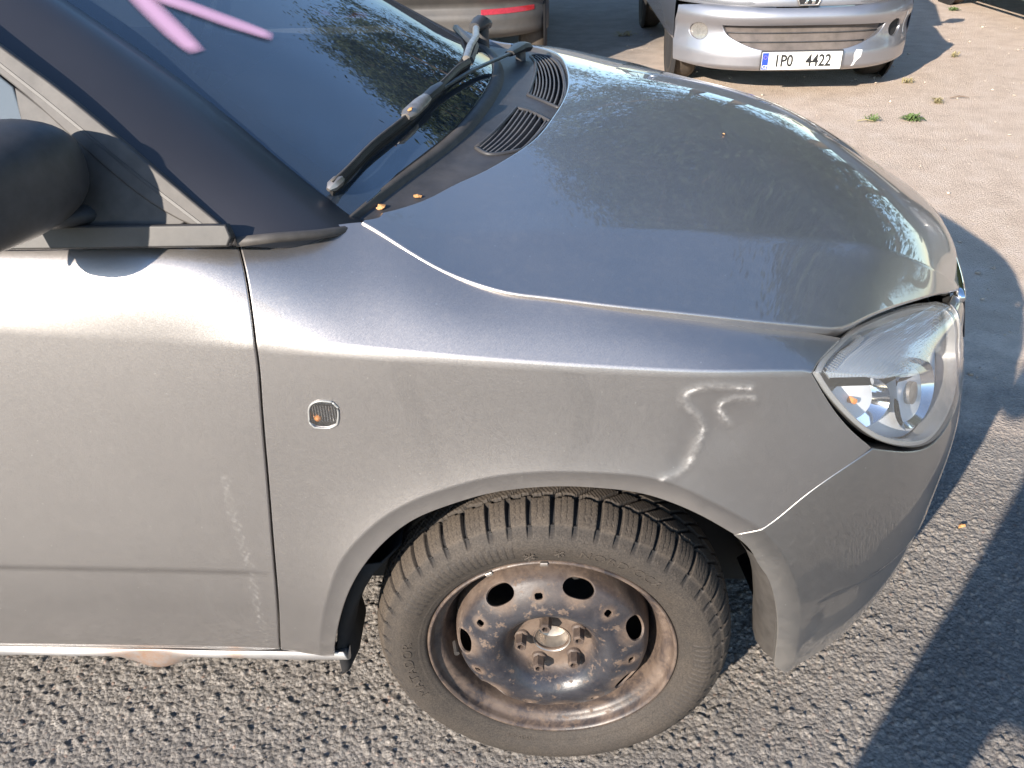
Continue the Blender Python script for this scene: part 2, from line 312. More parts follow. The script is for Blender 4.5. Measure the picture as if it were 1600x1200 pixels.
paint('far_silver_paint', (.34, .35, .385), 1., .46, .07)
paint('far_dark_paint', (.035, .045, .07), dust=.10, metal=.3)
paint('far_blue_paint', (.06, .075, .10), dust=.10, metal=.4)
simple('matt_black_film', (.030, .030, .036), .42, 0, .12, .15, 4, spec=.5)
simple('black_plastic', (.035, .036, .040), .5, 0, 0, .2, 60, .08, dust=.12)
simple('grey_plastic', (.075, .075, .078), .55, 0, 0, .15, 200, .15, dust=.3)
simple('rubber_seal', (.026, .025, .025), .5, 0, 0, .25, 40, .1, dust=.12)
simple('dusty_trim', (.052, .048, .045), .6, 0, 0, .25, 50, .1, dust=.10)
simple('wiper_black', (.014, .014, .016), .42, 0, 0, .2, 60)
simple('inner_black', (.012, .012, .013), .9, 0, 0, .2, 20, dust=.05)
simple('liner_plastic', (.03, .028, .026), .8, 0, 0, .3, 30, .1, dust=.25)
simple('chrome', (.88, .88, .88), .07, 1., 0, .02, 5)
simple('dull_metal', (.42, .38, .34), .4, .8, 0, .25, 60, .1, dust=.2)
simple('far_bumper_plastic', (.045, .045, .045), .5, 0, 0, .12, 8, dust=.25)
simple('plate_white', (.80, .79, .72), .4, 0, 0, .04, 30)
simple('plate_blue', (.02, .06, .42), .4)
simple('plate_ink', (.015, .015, .015), .5)
simple('red_reflector', (.30, .02, .025), .15, 0, 1., .2, 80)
simple('lamp_bezel', (.82, .83, .84), .30, .0, .5, .06, 20)
simple('lamp_rim', (.30, .30, .29), .3, .2, .6, .06, 20)
simple('amber_bulb', (.75, .27, .06), .25, 0, .6)
simple('orange_leaf', (.50, .26, .10), .6, 0, 0, .3, 300)
simple('dry_twig', (.16, .11, .07), .8)
simple('scuff_white', (.82, .81, .78), .6)
simple('seat_cloth', (.11, .115, .12), .9, 0, 0, .2, 80)
simple('dash_plastic', (.018, .019, .021), .6, 0, 0, .2, 80)
# rusted dusty wheel steel
def rusty(name, black):
    a = N(name); co = a.obj()
    n1 = a.noise(18, 8, .7, co, .5); n2 = a.noise(55, 6, .75, co); n3 = a.noise(140, 4, .8, co)
    rust = a.attr('rust')
    spots = a.ramp(n2, [(.565, 0.), (.60, 1.)])
    f = a.math('MINIMUM', a.math('ADD', a.math('MULTIPLY', spots, .75), rust), 1.)
    rc = a.ramp(n1, [(.25, (.042, .029, .021)), (.45, (.095, .066, .049)), (.62, (.145, .107, .082)), (.8, (.205, .160, .127))])
    rc = a.mix(a.ramp(n3, [(.45, 0.), (.7, .5)]), rc, (.16, .11, .08))
    bc = a.ramp(n1, [(.3, (.008, .011, .018)), (.7, (.03, .035, .045))])
    f = a.math('MINIMUM', a.math('ADD', f, a.math('MULTIPLY', n3, .22)), 1.)
    a.p(Base_Color=a.mix(f if black else a.math('MAXIMUM', f, a.ramp(n1, [(.32, .10), (.56, .85)])), bc, rc),
        Roughness=a.math('ADD', .26, a.math('MULTIPLY', f, .5)), Specular_IOR_Level=.5,
        Normal=a.bump(n3, .25, .001, a.bump(n2, .3, .002)))
    M[name] = a.m
rusty('rusty_black_steel', True); rusty('rusty_brown_steel', False)
# tyre rubber: dust on the raised, worn faces, groove shade painted in by leaving it out
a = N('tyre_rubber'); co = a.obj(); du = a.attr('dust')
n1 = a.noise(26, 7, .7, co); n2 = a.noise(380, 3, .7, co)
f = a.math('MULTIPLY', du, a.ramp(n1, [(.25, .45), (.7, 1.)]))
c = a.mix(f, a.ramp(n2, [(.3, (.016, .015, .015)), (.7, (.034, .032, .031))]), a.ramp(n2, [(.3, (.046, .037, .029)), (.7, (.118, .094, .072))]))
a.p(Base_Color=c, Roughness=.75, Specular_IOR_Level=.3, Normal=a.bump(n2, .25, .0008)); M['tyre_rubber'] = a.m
# thin panes: partly see-through, reflecting more at grazing angles
def pane(name, tint, body, opac, dusty=.05, rough=.0, ior=1.52, boost=1.6, cap=1.):
    a = N(name); co = a.obj()
    tr = a.n('BsdfTransparent'); a.set(tr.inputs[0], tint)
    df = a.n('BsdfDiffuse'); a.set(df.inputs[0], body)
    gl = a.n('BsdfGlossy'); gl.inputs['Roughness'].default_value = rough
    dd = a.n('BsdfDiffuse'); a.set(dd.inputs[0], (.5, .48, .44))
    bf = a.n('NewGeometry').outputs['Backfacing']     # a thin sheet reflects alike from both sides
    fr = a.n('Fresnel'); a.set(fr.inputs['IOR'], a.math('ADD', ior, a.math('MULTIPLY', bf, 1/ior-ior)))
    m1 = a.n('MixShader'); m1.inputs[0].default_value = opac; a.t.links.new(tr.outputs[0], m1.inputs[1]); a.t.links.new(df.outputs[0], m1.inputs[2])
    m2 = a.n('MixShader'); a.t.links.new(a.math('MINIMUM', a.math('MULTIPLY', fr.outputs[0], boost), cap), m2.inputs[0]); a.t.links.new(m1.outputs[0], m2.inputs[1]); a.t.links.new(gl.outputs[0], m2.inputs[2])
    m3 = a.n('MixShader'); a.t.links.new(a.math('MULTIPLY', a.ramp(a.noise(7, 8, .7, co), [(.3, .4), (.8, 1.)]), dusty), m3.inputs[0])
    a.t.links.new(m2.outputs[0], m3.inputs[1]); a.t.links.new(dd.outputs[0], m3.inputs[2])
    a.t.links.new(m3.outputs[0], a.out.inputs[0]); M[name] = a.m; return a
pane('windscreen_glass', (.42, .50, .52), (.016, .036, .068), .45, .03, .004, 1.6, 3.0, .34)  # blue body colour stands in for the sky reflected in the glass
pane('side_glass', (.35, .42, .44), (.16, .20, .23), .5, .06)  # pale blue body stands in for bright sky reflected off dusty glass
pane('far_glass', (.1, .12, .13), (.012, .014, .016), .8, .1)
pane('lamp_lens', (.98, .99, 1.), (.7, .72, .74), .03, .12, .01, 1.5, 1.3)
pane('clear_lens', (.85, .87, .88), (.3, .3, .3), .1, .2)
# ribbed, slightly clouded lamp glass, its pale blue diffuse painting in reflected sky
a = N('ribbed_lens'); co = a.obj()
wv = a.n('TexWave', i_Scale=120., i_Distortion=.15); wv.bands_direction = 'X'; mp = a.n('Mapping'); mp.inputs['Rotation'].default_value = (.0, .25, .62)
a.t.links.new(co, mp.inputs[0]); a.t.links.new(mp.outputs[0], wv.inputs['Vector'])
tr = a.n('BsdfTransparent'); a.set(tr.inputs[0], (.9, .93, .95)); df = a.n('BsdfDiffuse'); a.set(df.inputs[0], (.60, .68, .76))
gl = a.n('BsdfGlossy'); gl.inputs['Roughness'].default_value = .16; a.set(gl.inputs[0], (1., 1., 1.)); bp = a.bump(wv.outputs['Fac'], .9, .0022, a.bump(a.noise(500, 3, .7, co), .35, .001))
a.t.links.new(bp, gl.inputs['Normal'])
m1 = a.n('MixShader'); m1.inputs[0].default_value = .55; a.t.links.new(tr.outputs[0], m1.inputs[1]); a.t.links.new(df.outputs[0], m1.inputs[2])
m2 = a.n('MixShader'); lw = a.n('LayerWeight', i_Blend=.45); a.t.links.new(bp, lw.inputs['Normal'])
a.t.links.new(a.math('ADD', a.math('MULTIPLY', lw.outputs['Facing'], .30), .10), m2.inputs[0]); a.t.links.new(m1.outputs[0], m2.inputs[1]); a.t.links.new(gl.outputs[0], m2.inputs[2])
a.t.links.new(m2.outputs[0], a.out.inputs[0]); M['ribbed_lens'] = a.m
# soft-edged pink spray
a = N('pink_spray'); e = a.attr('soft'); tr = a.n('BsdfTransparent')
a.p(Base_Color=(.62, .37, .52), Roughness=.7)
al = a.ramp(a.math('ADD', e, a.math('MULTIPLY', a.math('SUBTRACT', a.noise(700, 2), .5), .35)), [(.06, 0.), (.95, .97)])
ms = a.n('MixShader'); a.t.links.new(al, ms.inputs[0]); a.t.links.new(tr.outputs[0], ms.inputs[1]); a.t.links.new(a.b.outputs[0], ms.inputs[2])
a.t.links.new(ms.outputs[0], a.out.inputs[0]); M['pink_spray'] = a.m
# ---------------------------------------------------------------- ground materials
def ground_mat(name, near):
    a = N(name); ge = a.n('NewGeometry').outputs['Position']
    big = a.noise(.9, 6, .6, ge); mid = a.noise(6, 7, .65, ge); fine = a.noise(120, 6, .75, ge); vf = a.noise(420, 4, .8, ge)
    v = a.n('TexVoronoi', i_Scale=130.); a.t.links.new(ge, v.inputs['Vector'])
    stone = a.ramp(a.n('SeparateColor', i_0=v.outputs['Color']).outputs[0], [(0., (.13, .128, .126)), (.35, (.22, .210, .196)), (.7, (.34, .318, .29)), (.95, (.44, .40, .35)), (1., (.33, .20, .15))])
    binder = a.ramp(fine, [(.3, (.13, .12, .112)), (.55, (.29, .262, .232)), (.8, (.41, .37, .32))])
    asph = a.mix(a.ramp(v.outputs['Distance'], [(.30, .75), (.62, 0.)]), binder, stone)
    asph = a.mix(a.ramp(vf, [(.4, 0.), (.75, .45)]), asph, (.36, .31, .26))
    sand = a.ramp(mid, [(.22, (.50, .385, .30)), (.5, (.65, .52, .41)), (.78, (.74, .62, .52))])
    sand = a.mix(a.ramp(fine, [(.30, .45), (.5, 0.)]), sand, (.42, .32, .23))
    sand = a.mix(a.ramp(big, [(.62, 0.), (.75, .45)]), sand, (.40, .35, .30))
    xyz = a.n('SeparateXYZ', i_0=ge)
    yy = a.math('ADD', a.math('ADD', xyz.outputs[1], a.math('MULTIPLY', xyz.outputs[0], .22)), a.math('MULTIPLY', a.math('SUBTRACT', mid, .5), 1.3))
    k = a.ramp(a.math('MULTIPLY', yy, .2), [(.24, 0.), (.38, 1.)])
    # the worn grey tarmac lane far behind on the left
    yl = a.math('ADD', a.math('SUBTRACT', xyz.outputs[1], a.math('MULTIPLY', xyz.outputs[0], 1.3)), a.math('MULTIPLY', big, 2.))
    k2 = a.ramp(a.math('MULTIPLY', yl, .1), [(.62, 0.), (.74, .85)])
    lane = a.ramp(a.noise(3, 7, .7, ge), [(.3, (.14, .135, .13)), (.7, (.24, .225, .205))])
    asph = a.mix(a.ramp(a.noise(2.6, 7, .7, ge, .4), [(.35, .42), (.62, 0.)]), asph, (.13, .12, .112))
    col = a.mix(k2, a.mix(k, asph, sand), lane)
    peb = a.n('TexVoronoi', i_Scale=16.); a.t.links.new(ge, peb.inputs['Vector'])
    col = a.mix(a.ramp(peb.outputs['Distance'], [(.03, .45), (.06, 0.)]), col, (.62, .55, .47))
    hh = a.math('ADD', a.math('MULTIPLY', fine, .8), a.math('MULTIPLY', vf, .5))
    hh = a.math('ADD', hh, a.math('MULTIPLY', v.outputs['Distance'], -.9))
    a.p(Base_Color=col, Roughness=.88, Specular_IOR_Level=.25, Normal=a.bump(hh, .9 if near else .8, .005 if near else .012))
    M[name] = a.m
ground_mat('gritty_tarmac', True); ground_mat('sandy_yard', False)
# ---------------------------------------------------------------- panels cut out of smooth surfaces
def smooth_poly(pts, step, closed=True, corner=38):
    P = np.array(pts, float)
    if closed and np.allclose(P[0], P[-1]): P = P[:-1]
    n = len(P); cr = []
    for i in range(n):
        a = P[i]-P[i-1]; b = P[(i+1) % n]-P[i]
        an = abs((math.degrees(math.atan2(b[1], b[0])-math.atan2(a[1], a[0]))+180) % 360-180)
        if (not closed and i in (0, n-1)) or an > corner: cr.append(i)
    if closed:
        if not cr: cr = [0]
        P = np.roll(P, -cr[0], axis=0); cr = [c-cr[0] for c in cr]; P = np.vstack([P, P[:1]]); cr.append(n)
    out = []
    for a, b in zip(cr[:-1], cr[1:]):
        Q = P[a:b+1]; d = np.r_[0, np.cumsum(np.maximum(np.hypot(*np.diff(Q, axis=0).T), 1e-6))]
        m = max(1, int(math.ceil(d[-1]/step))); t = np.linspace(0, d[-1], m+1)[:-1]
        if len(Q) > 2:
            Mx = nat_matrix(d); out.append(basis(d, Mx, t) @ Q)
        else: out.append(Q[0]+(Q[1]-Q[0])*(t/d[-1])[:, None])
    R = np.vstack(out)
    if not closed: R = np.vstack([R, P[-1:]])
    return R
def inside(poly, pts):
    x, y = pts[:, 0], pts[:, 1]; c = np.zeros(len(pts), bool); q = np.roll(poly, 1, axis=0)
    for (x1, y1), (x2, y2) in zip(poly, q):
        m = (y1 > y) != (y2 > y)
        if m.any(): c[m] ^= x[m] < (x2-x1)*(y[m]-y1)/(y2-y1)+x1
    return c
def pl_dist(poly, pts, closed=True):
    d = np.full(len(pts), 1e9); q = np.roll(poly, -1, axis=0)
    for i in range(len(poly)-(0 if closed else 1)):
        a, b = poly[i], q[i]; ab = b-a; t = np.clip(((pts-a) @ ab)/max(ab @ ab, 1e-12), 0, 1)
        d = np.minimum(d, np.hypot(*(pts-a-t[:, None]*ab).T))
    return d
def panel(name, net, outline, m, parent=None, res=.012, hem=.014, r=.0022, off=0., holes=(), raw=False, dense=None, attrs=None, mirror=False, both=False, flip=False, hole_hem=None, lift=None, creases=(), **k):
    O = np.array(outline, float) if raw else smooth_poly(outline, res)
    if ((O[:, 0]*np.roll(O[:, 1], -1)-np.roll(O[:, 0], -1)*O[:, 1]).sum()) < 0: O = O[::-1]
    Hs = []
    for h in holes:
        h = smooth_poly(h, min(res, .006))
        if ((h[:, 0]*np.roll(h[:, 1], -1)-np.roll(h[:, 0], -1)*h[:, 1]).sum()) > 0: h = h[::-1]
        Hs.append(h)
    lo, hi = O.min(0), O.max(0)
    def grid(r0, lo, hi):
        gx = np.arange(lo[0], hi[0], r0); gy = np.arange(lo[1], hi[1], r0*.87)
        G = np.array([(x+(.5*r0 if j % 2 else 0), y) for j, y in enumerate(gy) for x in gx]); return G
    G = grid(res, lo, hi)
    if dense:
        for (dx0, dy0, dx1, dy1, dr) in dense:
            G = G[~((G[:, 0] > dx0) & (G[:, 0] < dx1) & (G[:, 1] > dy0) & (G[:, 1] < dy1))]
            G = np.vstack([G, grid(dr, (dx0, dy0), (dx1, dy1))])
    G = G[inside(O, G)]
    if len(G): G = G[pl_dist(O, G) > res*.35]
    for h in Hs:
        if len(G): G = G[~inside(h, G)]
        if len(G): G = G[pl_dist(h, G) > min(res, .006)*.5]
    CR = []
    for c_ in creases:
        c_ = smooth_poly(c_, .006, False, 200); c_ = c_[inside(O, c_)]; c_ = c_[pl_dist(O, c_) > .003]
        if len(c_) > 2:
            td = np.gradient(c_, axis=0); td /= np.linalg.norm(td, axis=1)[:, None]; nd = np.stack([-td[:, 1], td[:, 0]], 1)
            for of_ in (0, .0028, -.0028, .009, -.009):
                q_ = c_+nd*of_; q_ = q_[inside(O, q_)]
                if len(q_): q_ = q_[pl_dist(O, q_) > .0025]
                if of_ == 0 or len(q_) < 3: CR.append(q_ if of_ == 0 else q_)
                else: CR.append(q_)
            if len(G): G = G[pl_dist(c_, G, False) > .0135]
            CR = [q_ for q_ in CR if len(q_) > 2]
    loops = [O]+Hs; V2 = np.vstack(loops+CR+([G] if len(G) else []))
    E = []; b = 0
    for L in loops: E += [(b+i, b+(i+1) % len(L)) for i in range(len(L))]; b += len(L)
    for c_ in CR:
        st_ = np.hypot(*np.diff(c_, axis=0).T) < .015; E += [(b+i, b+i+1) for i in range(len(c_)-1) if st_[i]]; b += len(c_)
    vs, es, fs, ov, oe, of = delaunay_2d_cdt([Vector(p) for p in V2], E, [], 0, 1e-6)
    back = np.array([o[0] if o else -1 for o in ov])
    P2 = np.array([(v.x, v.y) for v in vs]); F = np.array([f for f in fs if len(f) == 3])
    cen = P2[F].mean(1); ok = inside(O, cen)
    for h in Hs: ok &= ~inside(h, cen)
    F = F[ok]; ar = (P2[F[:, 1]]-P2[F[:, 0]]); br = P2[F[:, 2]]-P2[F[:, 0]]; sg = ar[:, 0]*br[:, 1]-ar[:, 1]*br[:, 0]
    F[sg < 0] = F[sg < 0][:, ::-1]
    ta, tb, nn = net.frame(P2[:, 0], P2[:, 1]); PP = net.ev(P2[:, 0], P2[:, 1])+nn*off
    if lift is not None: PP = PP+nn*lift(P2)[:, None]
    inv = {int(o): i for i, o in enumerate(back) if o >= 0}
    V = [PP]; NN = [nn]; Fs = [F]; base = len(PP); b = 0; Q4 = []; S2 = [P2]
    for li, L in enumerate(loops):
        hm = hem if li == 0 else (hole_hem if hole_hem is not None else hem)
        idx = np.array([inv.get(b+i, inv.get(b+i-1, 0)) for i in range(len(L))]); b += len(L)
        if hm <= 0: continue
        p = PP[idx]; n_ = nn[idx]; tg = np.roll(p, -1, axis=0)-np.roll(p, 1, axis=0)
        o = np.cross(tg, n_)*getattr(net, 'sg', 1); o /= np.maximum(np.linalg.norm(o, axis=1), 1e-9)[:, None]
        prev = idx
        for (sa, dep) in ((30, 0), (60, 0), (90, 0), (90, 1)):
            s_ = math.radians(sa)
            q = p+o*(r*math.sin(s_))-n_*(r*(1-math.cos(s_)))-n_*(hm*dep)
            V.append(q); NN.append(n_*math.cos(s_)+o*math.sin(s_)); S2.append(P2[idx])
            cur = np.arange(len(idx))+base; base += len(idx)
            for i in range(len(idx)):
                j = (i+1) % len(idx); Q4.append((prev[i], cur[i], cur[j], prev[j]))
            prev = cur
    V = np.vstack(V); NN = np.vstack(NN); S2 = np.vstack(S2)
    Fl = [tuple(f) for f in F]+[tuple(int(x) for x in q) for q in Q4]
    if getattr(net, 'sg', 1) < 0: Fl = [f[::-1] for f in Fl]
    if both:
        n0 = len(V); V2m = V.copy(); V2m[:, 1] = 1.6-V2m[:, 1]; N2m = NN.copy(); N2m[:, 1] *= -1
        V = np.vstack([V, V2m]); NN = np.vstack([NN, N2m]); Fl = Fl+[tuple(i+n0 for i in f[::-1]) for f in Fl]; S2 = np.vstack([S2, S2])
    if mirror:
        V = V.copy(); V[:, 1] = 1.6-V[:, 1]; NN = NN.copy(); NN[:, 1] *= -1; Fl = [f[::-1] for f in Fl]
    if flip: Fl = [f[::-1] for f in Fl]; NN = -NN
    at = {kk: fn(S2, V) for kk, fn in attrs.items()} if attrs else None
    me = mesh(name, V, Fl, True, NN, at)
    return link(name, me, m, parent, **k)
# ---------------------------------------------------------------- the silver car's side surface
bandP = smooth_poly(D['band'], .005, False, 200); WC = np.array((.02, .285))
_ba = np.arctan2(bandP[:, 1]-WC[1], bandP[:, 0]-WC[0]); _br = np.hypot(*(bandP-WC).T); _o = np.argsort(_ba); _ba, _br = _ba[_o], _br[_o]
foldP = np.array(D['fold']); dentP = smooth_poly(D['dent'], .006, False, 200); dent2P = smooth_poly(D['dent2'], .006, False, 200)
crackP = smooth_poly(D['crack'], .01, False, 200)
def side_disp(s, v, p):
    d = np.zeros_like(p); q = np.stack([s, v], 1)
    a = np.arctan2(v-WC[1], s-WC[0]); rr = np.hypot(*(q-WC).T); rb = np.interp(a, _ba, _br)
    dr = rr-rb
    k = np.clip((v-.15)/.1, 0, 1)*(np.abs(s-.02) < .75)
    out = -.009*np.exp(-np.maximum(dr, 0)/.055)
    inn = -.009+.24*np.maximum(-dr, 0)
    soft = np.clip((dr+.0015)/.003, 0, 1); soft = soft*soft*(3-2*soft)
    d[:, 1] += np.where(dr > 0, out, inn)*k
    vf = np.interp(s, foldP[:, 0], foldP[:, 1]); kf = np.clip((-.41-s)/.05, 0, 1)*(s > -1.36)
    d[:, 1] += kf*.0016*(lambda q_: q_*q_*(3-2*q_))(np.clip((vf-v)/.008+.5, 0, 1))
    d[:, 1] += np.clip((.305-v)/.012, 0, 1)*.006*(s < -.33)
    m = (s > .1) & (s < .3) & (v > .62) & (v < .86)
    if m.any():
        dd = pl_dist(dentP, q[m], False); d2 = pl_dist(dent2P, q[m], False)
        d[m, 1] += -.0007*np.exp(-(dd/.0075)**2)-.0006*np.exp(-(d2/.006)**2)+.0026*np.exp(-((q[m, 0]-.222)/.040)**2-((q[m, 1]-.752)/.045)**2)+.0012*np.exp(-((q[m, 0]-.172)/.014)**2-((q[m, 1]-.70)/.03)**2)
    # low pressed line in the bumper
    vb = .405+.10*(s-.35); kb = np.clip((s-.40)/.03, 0, 1)*(s < .8)
    d[:, 1] += kb*.006*np.clip((vb-v)/.012, 0, 1)
    return d
side = Net(SST, SV, [r+[(r[-2][0], 1.6-r[-2][1], r[-2][2])] for r in SROWS], brk=(.84,), rad=.0035, disp=side_disp, fold=1.32)
hood = Net(HST, HV, HROWS, brk=(.2, 1.3), rad=.005)
def wear_glint_side(S2, V):
    d = np.minimum(pl_dist(dentP, S2, False), pl_dist(dent2P, S2, False)); w1 = .8*np.clip(1.15-d/(.0020+.0030*np.sin(S2[:, 1]*95+1)**2), 0, 1)*np.clip(.55+.75*np.sin(S2[:, 0]*75+S2[:, 1]*110), .25, 1)  # pale streaks along the dent: real scuffs plus painted-in highlights
    w1 = np.maximum(w1, .17*np.clip(1.1-d/.010, 0, 1))
    d = pl_dist(crackP, S2, False); wob = .0035*np.sin(S2[:, 1]*160)+.003*np.sin(S2[:, 1]*410)
    return np.maximum(w1, .22*np.clip(1-np.abs(d-np.abs(wob))/.0022, 0, 1))
def dirt_side(S2, V):
    z = V[:, 2]; d = np.clip((.42-z)/.25, 0, 1)*.25
    a = np.arctan2(S2[:, 1]-WC[1], S2[:, 0]-WC[0]); rr = np.hypot(*(S2-WC).T)-np.interp(a, _ba, _br)
    d = d+np.clip(-rr/.03, 0, 1)*.16
    return d+np.clip((z-.80)/.1, 0, 1)*.03
ATT = dict(wear_glint=wear_glint_side, dirt=dirt_side)
def zero(S2, V): return np.zeros(len(V))
car = empty('silver_hatchback', (0, .8, 0), label='silver grey hatchback with a rusty steel wheel, black windscreen pillar and dented front wing', cat='car')
CARINV = Matrix.Translation((0, -.8, 0))
def own(o, parent=None):       # parts are modelled in world metres; the car's empty stands at (0, .8, 0)
    o.parent = parent or car
    if parent is None: o.matrix_parent_inverse = CARINV
    return o
PM = M['silver_paint']
D['door'] = [(x-.0013*(6 <= i <= 15), z) for i, (x, z) in enumerate(D['door'])]; D['fender'] = [(x+.0013*(i < 9), z) for i, (x, z) in enumerate(D['fender'])]
door = own(panel('front_door', side, [(-1.36, .93), (-1.2, .93), (-1.0, .93), (-.8, .93)]+D['door'][:-2]+[(-.7502, .2807), (-.9179, .279), (-1.1, .279), (-1.36, .279)], PM, res=.012, attrs=ATT,
    creases=[[(-1.3, .4945)]+D['fold']], dense=[(-1.36, .482, -.42, .505, .0045), (-.475, .31, -.425, .66, .0040)]))
fen = own(panel('front_fender', side, D['fender'], PM, res=.011, hem=.018, attrs=ATT, dense=[(.13, .655, .275, .83, .0030)], holes=[D['rep']], hole_hem=.01, creases=[D['band']],
    label='dented front wing with chipped paint above the wheel'))
fen2 = own(panel('front_fender', side, D['fender'], PM, res=.03, hem=.018, attrs=ATT, mirror=True))
lipb = [(0.2589, .557)]+[(0.2852, .529)]+D['bumpb']
bump_out = D['bumper']+[(1.32, .24), (1.14, .235), (.9, .23), (.75, .225), (.6, .225), (.48, .225), (.40, .228)]+D['bumpb'][::-1]+[(0.2852, .529)]
bum = own(panel('front_bumper', side, bump_out, M['bumper_paint'], res=.010, hem=.03, attrs=ATT, both=True, creases=[D['band'][17:]],
    holes=[[(.725, .375), (.80, .355), (.95, .37), (.95, .44), (.85, .44), (.75, .425)], [(1.02, .36), (1.31, .36), (1.31, .47), (1.02, .47)]]))
# rear quarter of the body, mirrored far flank
arch_r = [(-2.03, .25), (-2.05, .36), (-2.10, .47), (-2.19, .57), (-2.32, .635), (-2.451, .65), (-2.58, .635), (-2.71, .57), (-2.80, .47), (-2.85, .36), (-2.87, .25)]
own(panel('rear_quarter', side, [(-1.365, .93), (-1.365, .279), (-1.6, .279), (-1.95, .279)]+arch_r+[(-3.15, .27), (-3.2, .5), (-3.2, .93), (-2.3, .93)], PM, res=.04, attrs=dict(wear_glint=zero, dirt=zero)))
own(panel('rear_quarter', side, [(-1.365, .93), (-1.365, .279), (-1.6, .279), (-1.95, .279)]+arch_r+[(-3.15, .27), (-3.2, .5), (-3.2, .93), (-2.3, .93)], PM, res=.05, attrs=dict(wear_glint=zero, dirt=zero), mirror=True))
own(panel('front_door', side, [(-1.36, .93), (-.9, .931)]+D['door'][4:-2]+[(-.7502, .2807), (-1.36, .279)], PM, res=.04, attrs=dict(wear_glint=zero, dirt=zero), mirror=True))
# sill under the doors, rust on its lower edge
sill = Net([-2.1, -1.4, -.9, -.72, -.66, -.60, -.5, -.33], [0, .3, .6, 1.], [
    [(x, y0, z0) for x, y0, z0 in ((-2.1, .03, .245), (-1.4, .03, .245), (-.9, .03, .245), (-.72, .03, .24), (-.66, .018, .222), (-.60, .03, .238), (-.5, .03, .245), (-.33, .03, .245))],
    [(x, y0, z0) for x, y0, z0 in ((-2.1, .012, .25), (-1.4, .012, .25), (-.9, .012, .25), (-.72, .010, .248), (-.66, .0, .236), (-.60, .012, .249), (-.5, .012, .25), (-.33, .012, .25))],
    [(x, -.004, .266) for x in (-2.1, -1.4, -.9, -.72, -.66, -.60, -.5, -.33)],
    [(x, -.004, .281) for x in (-2.1, -1.4, -.9, -.72, -.66, -.60, -.5, -.33)]], rad=.0)
def rust_sill(S2, V): return np.clip(1-np.abs(S2[:, 0]+.67)/.11, 0, 1)*np.clip(1.1-S2[:, 1]*.6, 0, 1)+.6*np.clip(1-np.abs(S2[:, 0]+.52)/.02, 0, 1)
a = paint('sill_paint', (.40, .40, .41)); rs = a.attr('rust')
q = a.m.node_tree; bc = a.b.inputs['Base Color'].links[0].from_socket
rf = a.math('MINIMUM', a.math('MULTIPLY', rs, a.ramp(a.noise(30, 6, .75), [(.35, .15), (.6, 1.1)])), 1.)
a.set(a.b.inputs['Base Color'], a.mix(rf, bc, (.42, .20, .08)))
own(panel('sill', sill, [(-2.03, .0), (-.34, .0), (-.335, .5), (-.34, 1.), (-2.03, 1.)], M['sill_paint'], res=.02, hem=.02, raw=False, attrs=dict(wear_glint=zero, dirt=lambda S2, V: np.full(len(V), .25), rust=rust_sill), label='sill with a rust-blistered dent'))
own(panel('sill', sill, [(-2.03, .0), (-.34, .0), (-.335, .5), (-.34, 1.), (-2.03, 1.)], M['sill_paint'], res=.06, hem=.02, attrs=dict(wear_glint=zero, dirt=zero, rust=zero), mirror=True))
# hood
gs = D['h_gapside']; nose = [(.742, .11), (.765, .2), (.785, .33), (.80, .52), (.805, .75)]
near = D['h_rear'][1:11][::-1]
h_out = [(-.245, -.008)]+gs[:-1]+nose+[(.805, .75), (.80, .98), (.785, 1.17), (.765, 1.3), (.742, 1.39)]+[(x, 1.5-max(v, -.01)) for x, v in gs[:-1][::-1]]+[(-.25, 1.5)]+D['h_rear'][11:-1][::-1]+D['h_rear'][1:11][::-1]
seen = []; 
for p_ in h_out:
    if not seen or abs(p_[0]-seen[-1][0])+abs(p_[1]-seen[-1][1]) > .004: seen.append(p_)
def hood_lift(P2):     # the bonnet stands a little proud of the wing towards its nose
    return .003+.007*np.clip((P2[:, 0]-.0)/.35, 0, 1)*np.clip(1-P2[:, 1]/.35, 0, 1)
hd_dirt = lambda S2, V: .03+.16*np.exp(-(np.hypot((S2[:, 0]-.70)/.10, (S2[:, 1]-.45)/.3))**2)
def hood_wear(S2, V):
    w = np.zeros(len(V))
    for (x, y, l, an) in ((.66, .47, .03, .9), (.655, .50, .02, .7), (.60, .9, .02, .2), (.675, .44, .02, 1.0), (.62, .85, .015, .5)):
        dx, dy = S2[:, 0]-x, S2[:, 1]-y; c, s = math.cos(an), math.sin(an)
        w = np.maximum(w, np.clip(1-np.hypot((dx*c+dy*s)/l, (-dx*s+dy*c)/.004), 0, 1)*2)
    return np.clip(w, 0, 1)
hd = own(panel('hood', hood, seen, PM, res=.016, hem=.02, r=.004, lift=hood_lift, attrs=dict(wear_glint=hood_wear, dirt=hd_dirt), dense=[(.55, .05, .82, .55, .008)]))
# black lining under the bonnet so no light leaks through the gaps; sandy inner flange of the wing
b = MB(); b.box((.10, .8, .62), (.66, 1.1, .26), bev=.05); own(b.build('engine_bay', M['inner_black']))
fl = smooth_poly(gs[2:12], .03, False, 200)
P = side.ev(np.array([q_[0] for q_ in D['fender']]), np.array([q_[1] for q_ in D['fender']]))
gap = [P[i] for i in range(len(P)) if D['fender'][i] in D['fender'][36:48]]
V = []; 
for p_ in gap: V += [(p_[0], p_[1]+.0005, p_[2]-.010), (p_[0], p_[1]+.035, p_[2]-.012), (p_[0], p_[1]+.035, p_[2]-.05)]
F = []
for i in range(len(gap)-1):
    for j in range(2): F.append((i*3+j, i*3+j+1, (i+1)*3+j+1, (i+1)*3+j))
simple('inner_flange_paint', (.36, .27, .21), .6, 0, 0, .2, 60, dust=.4)
own(link('inner_flange', mesh('inner_flange', V, F, False), M['inner_flange_paint']))
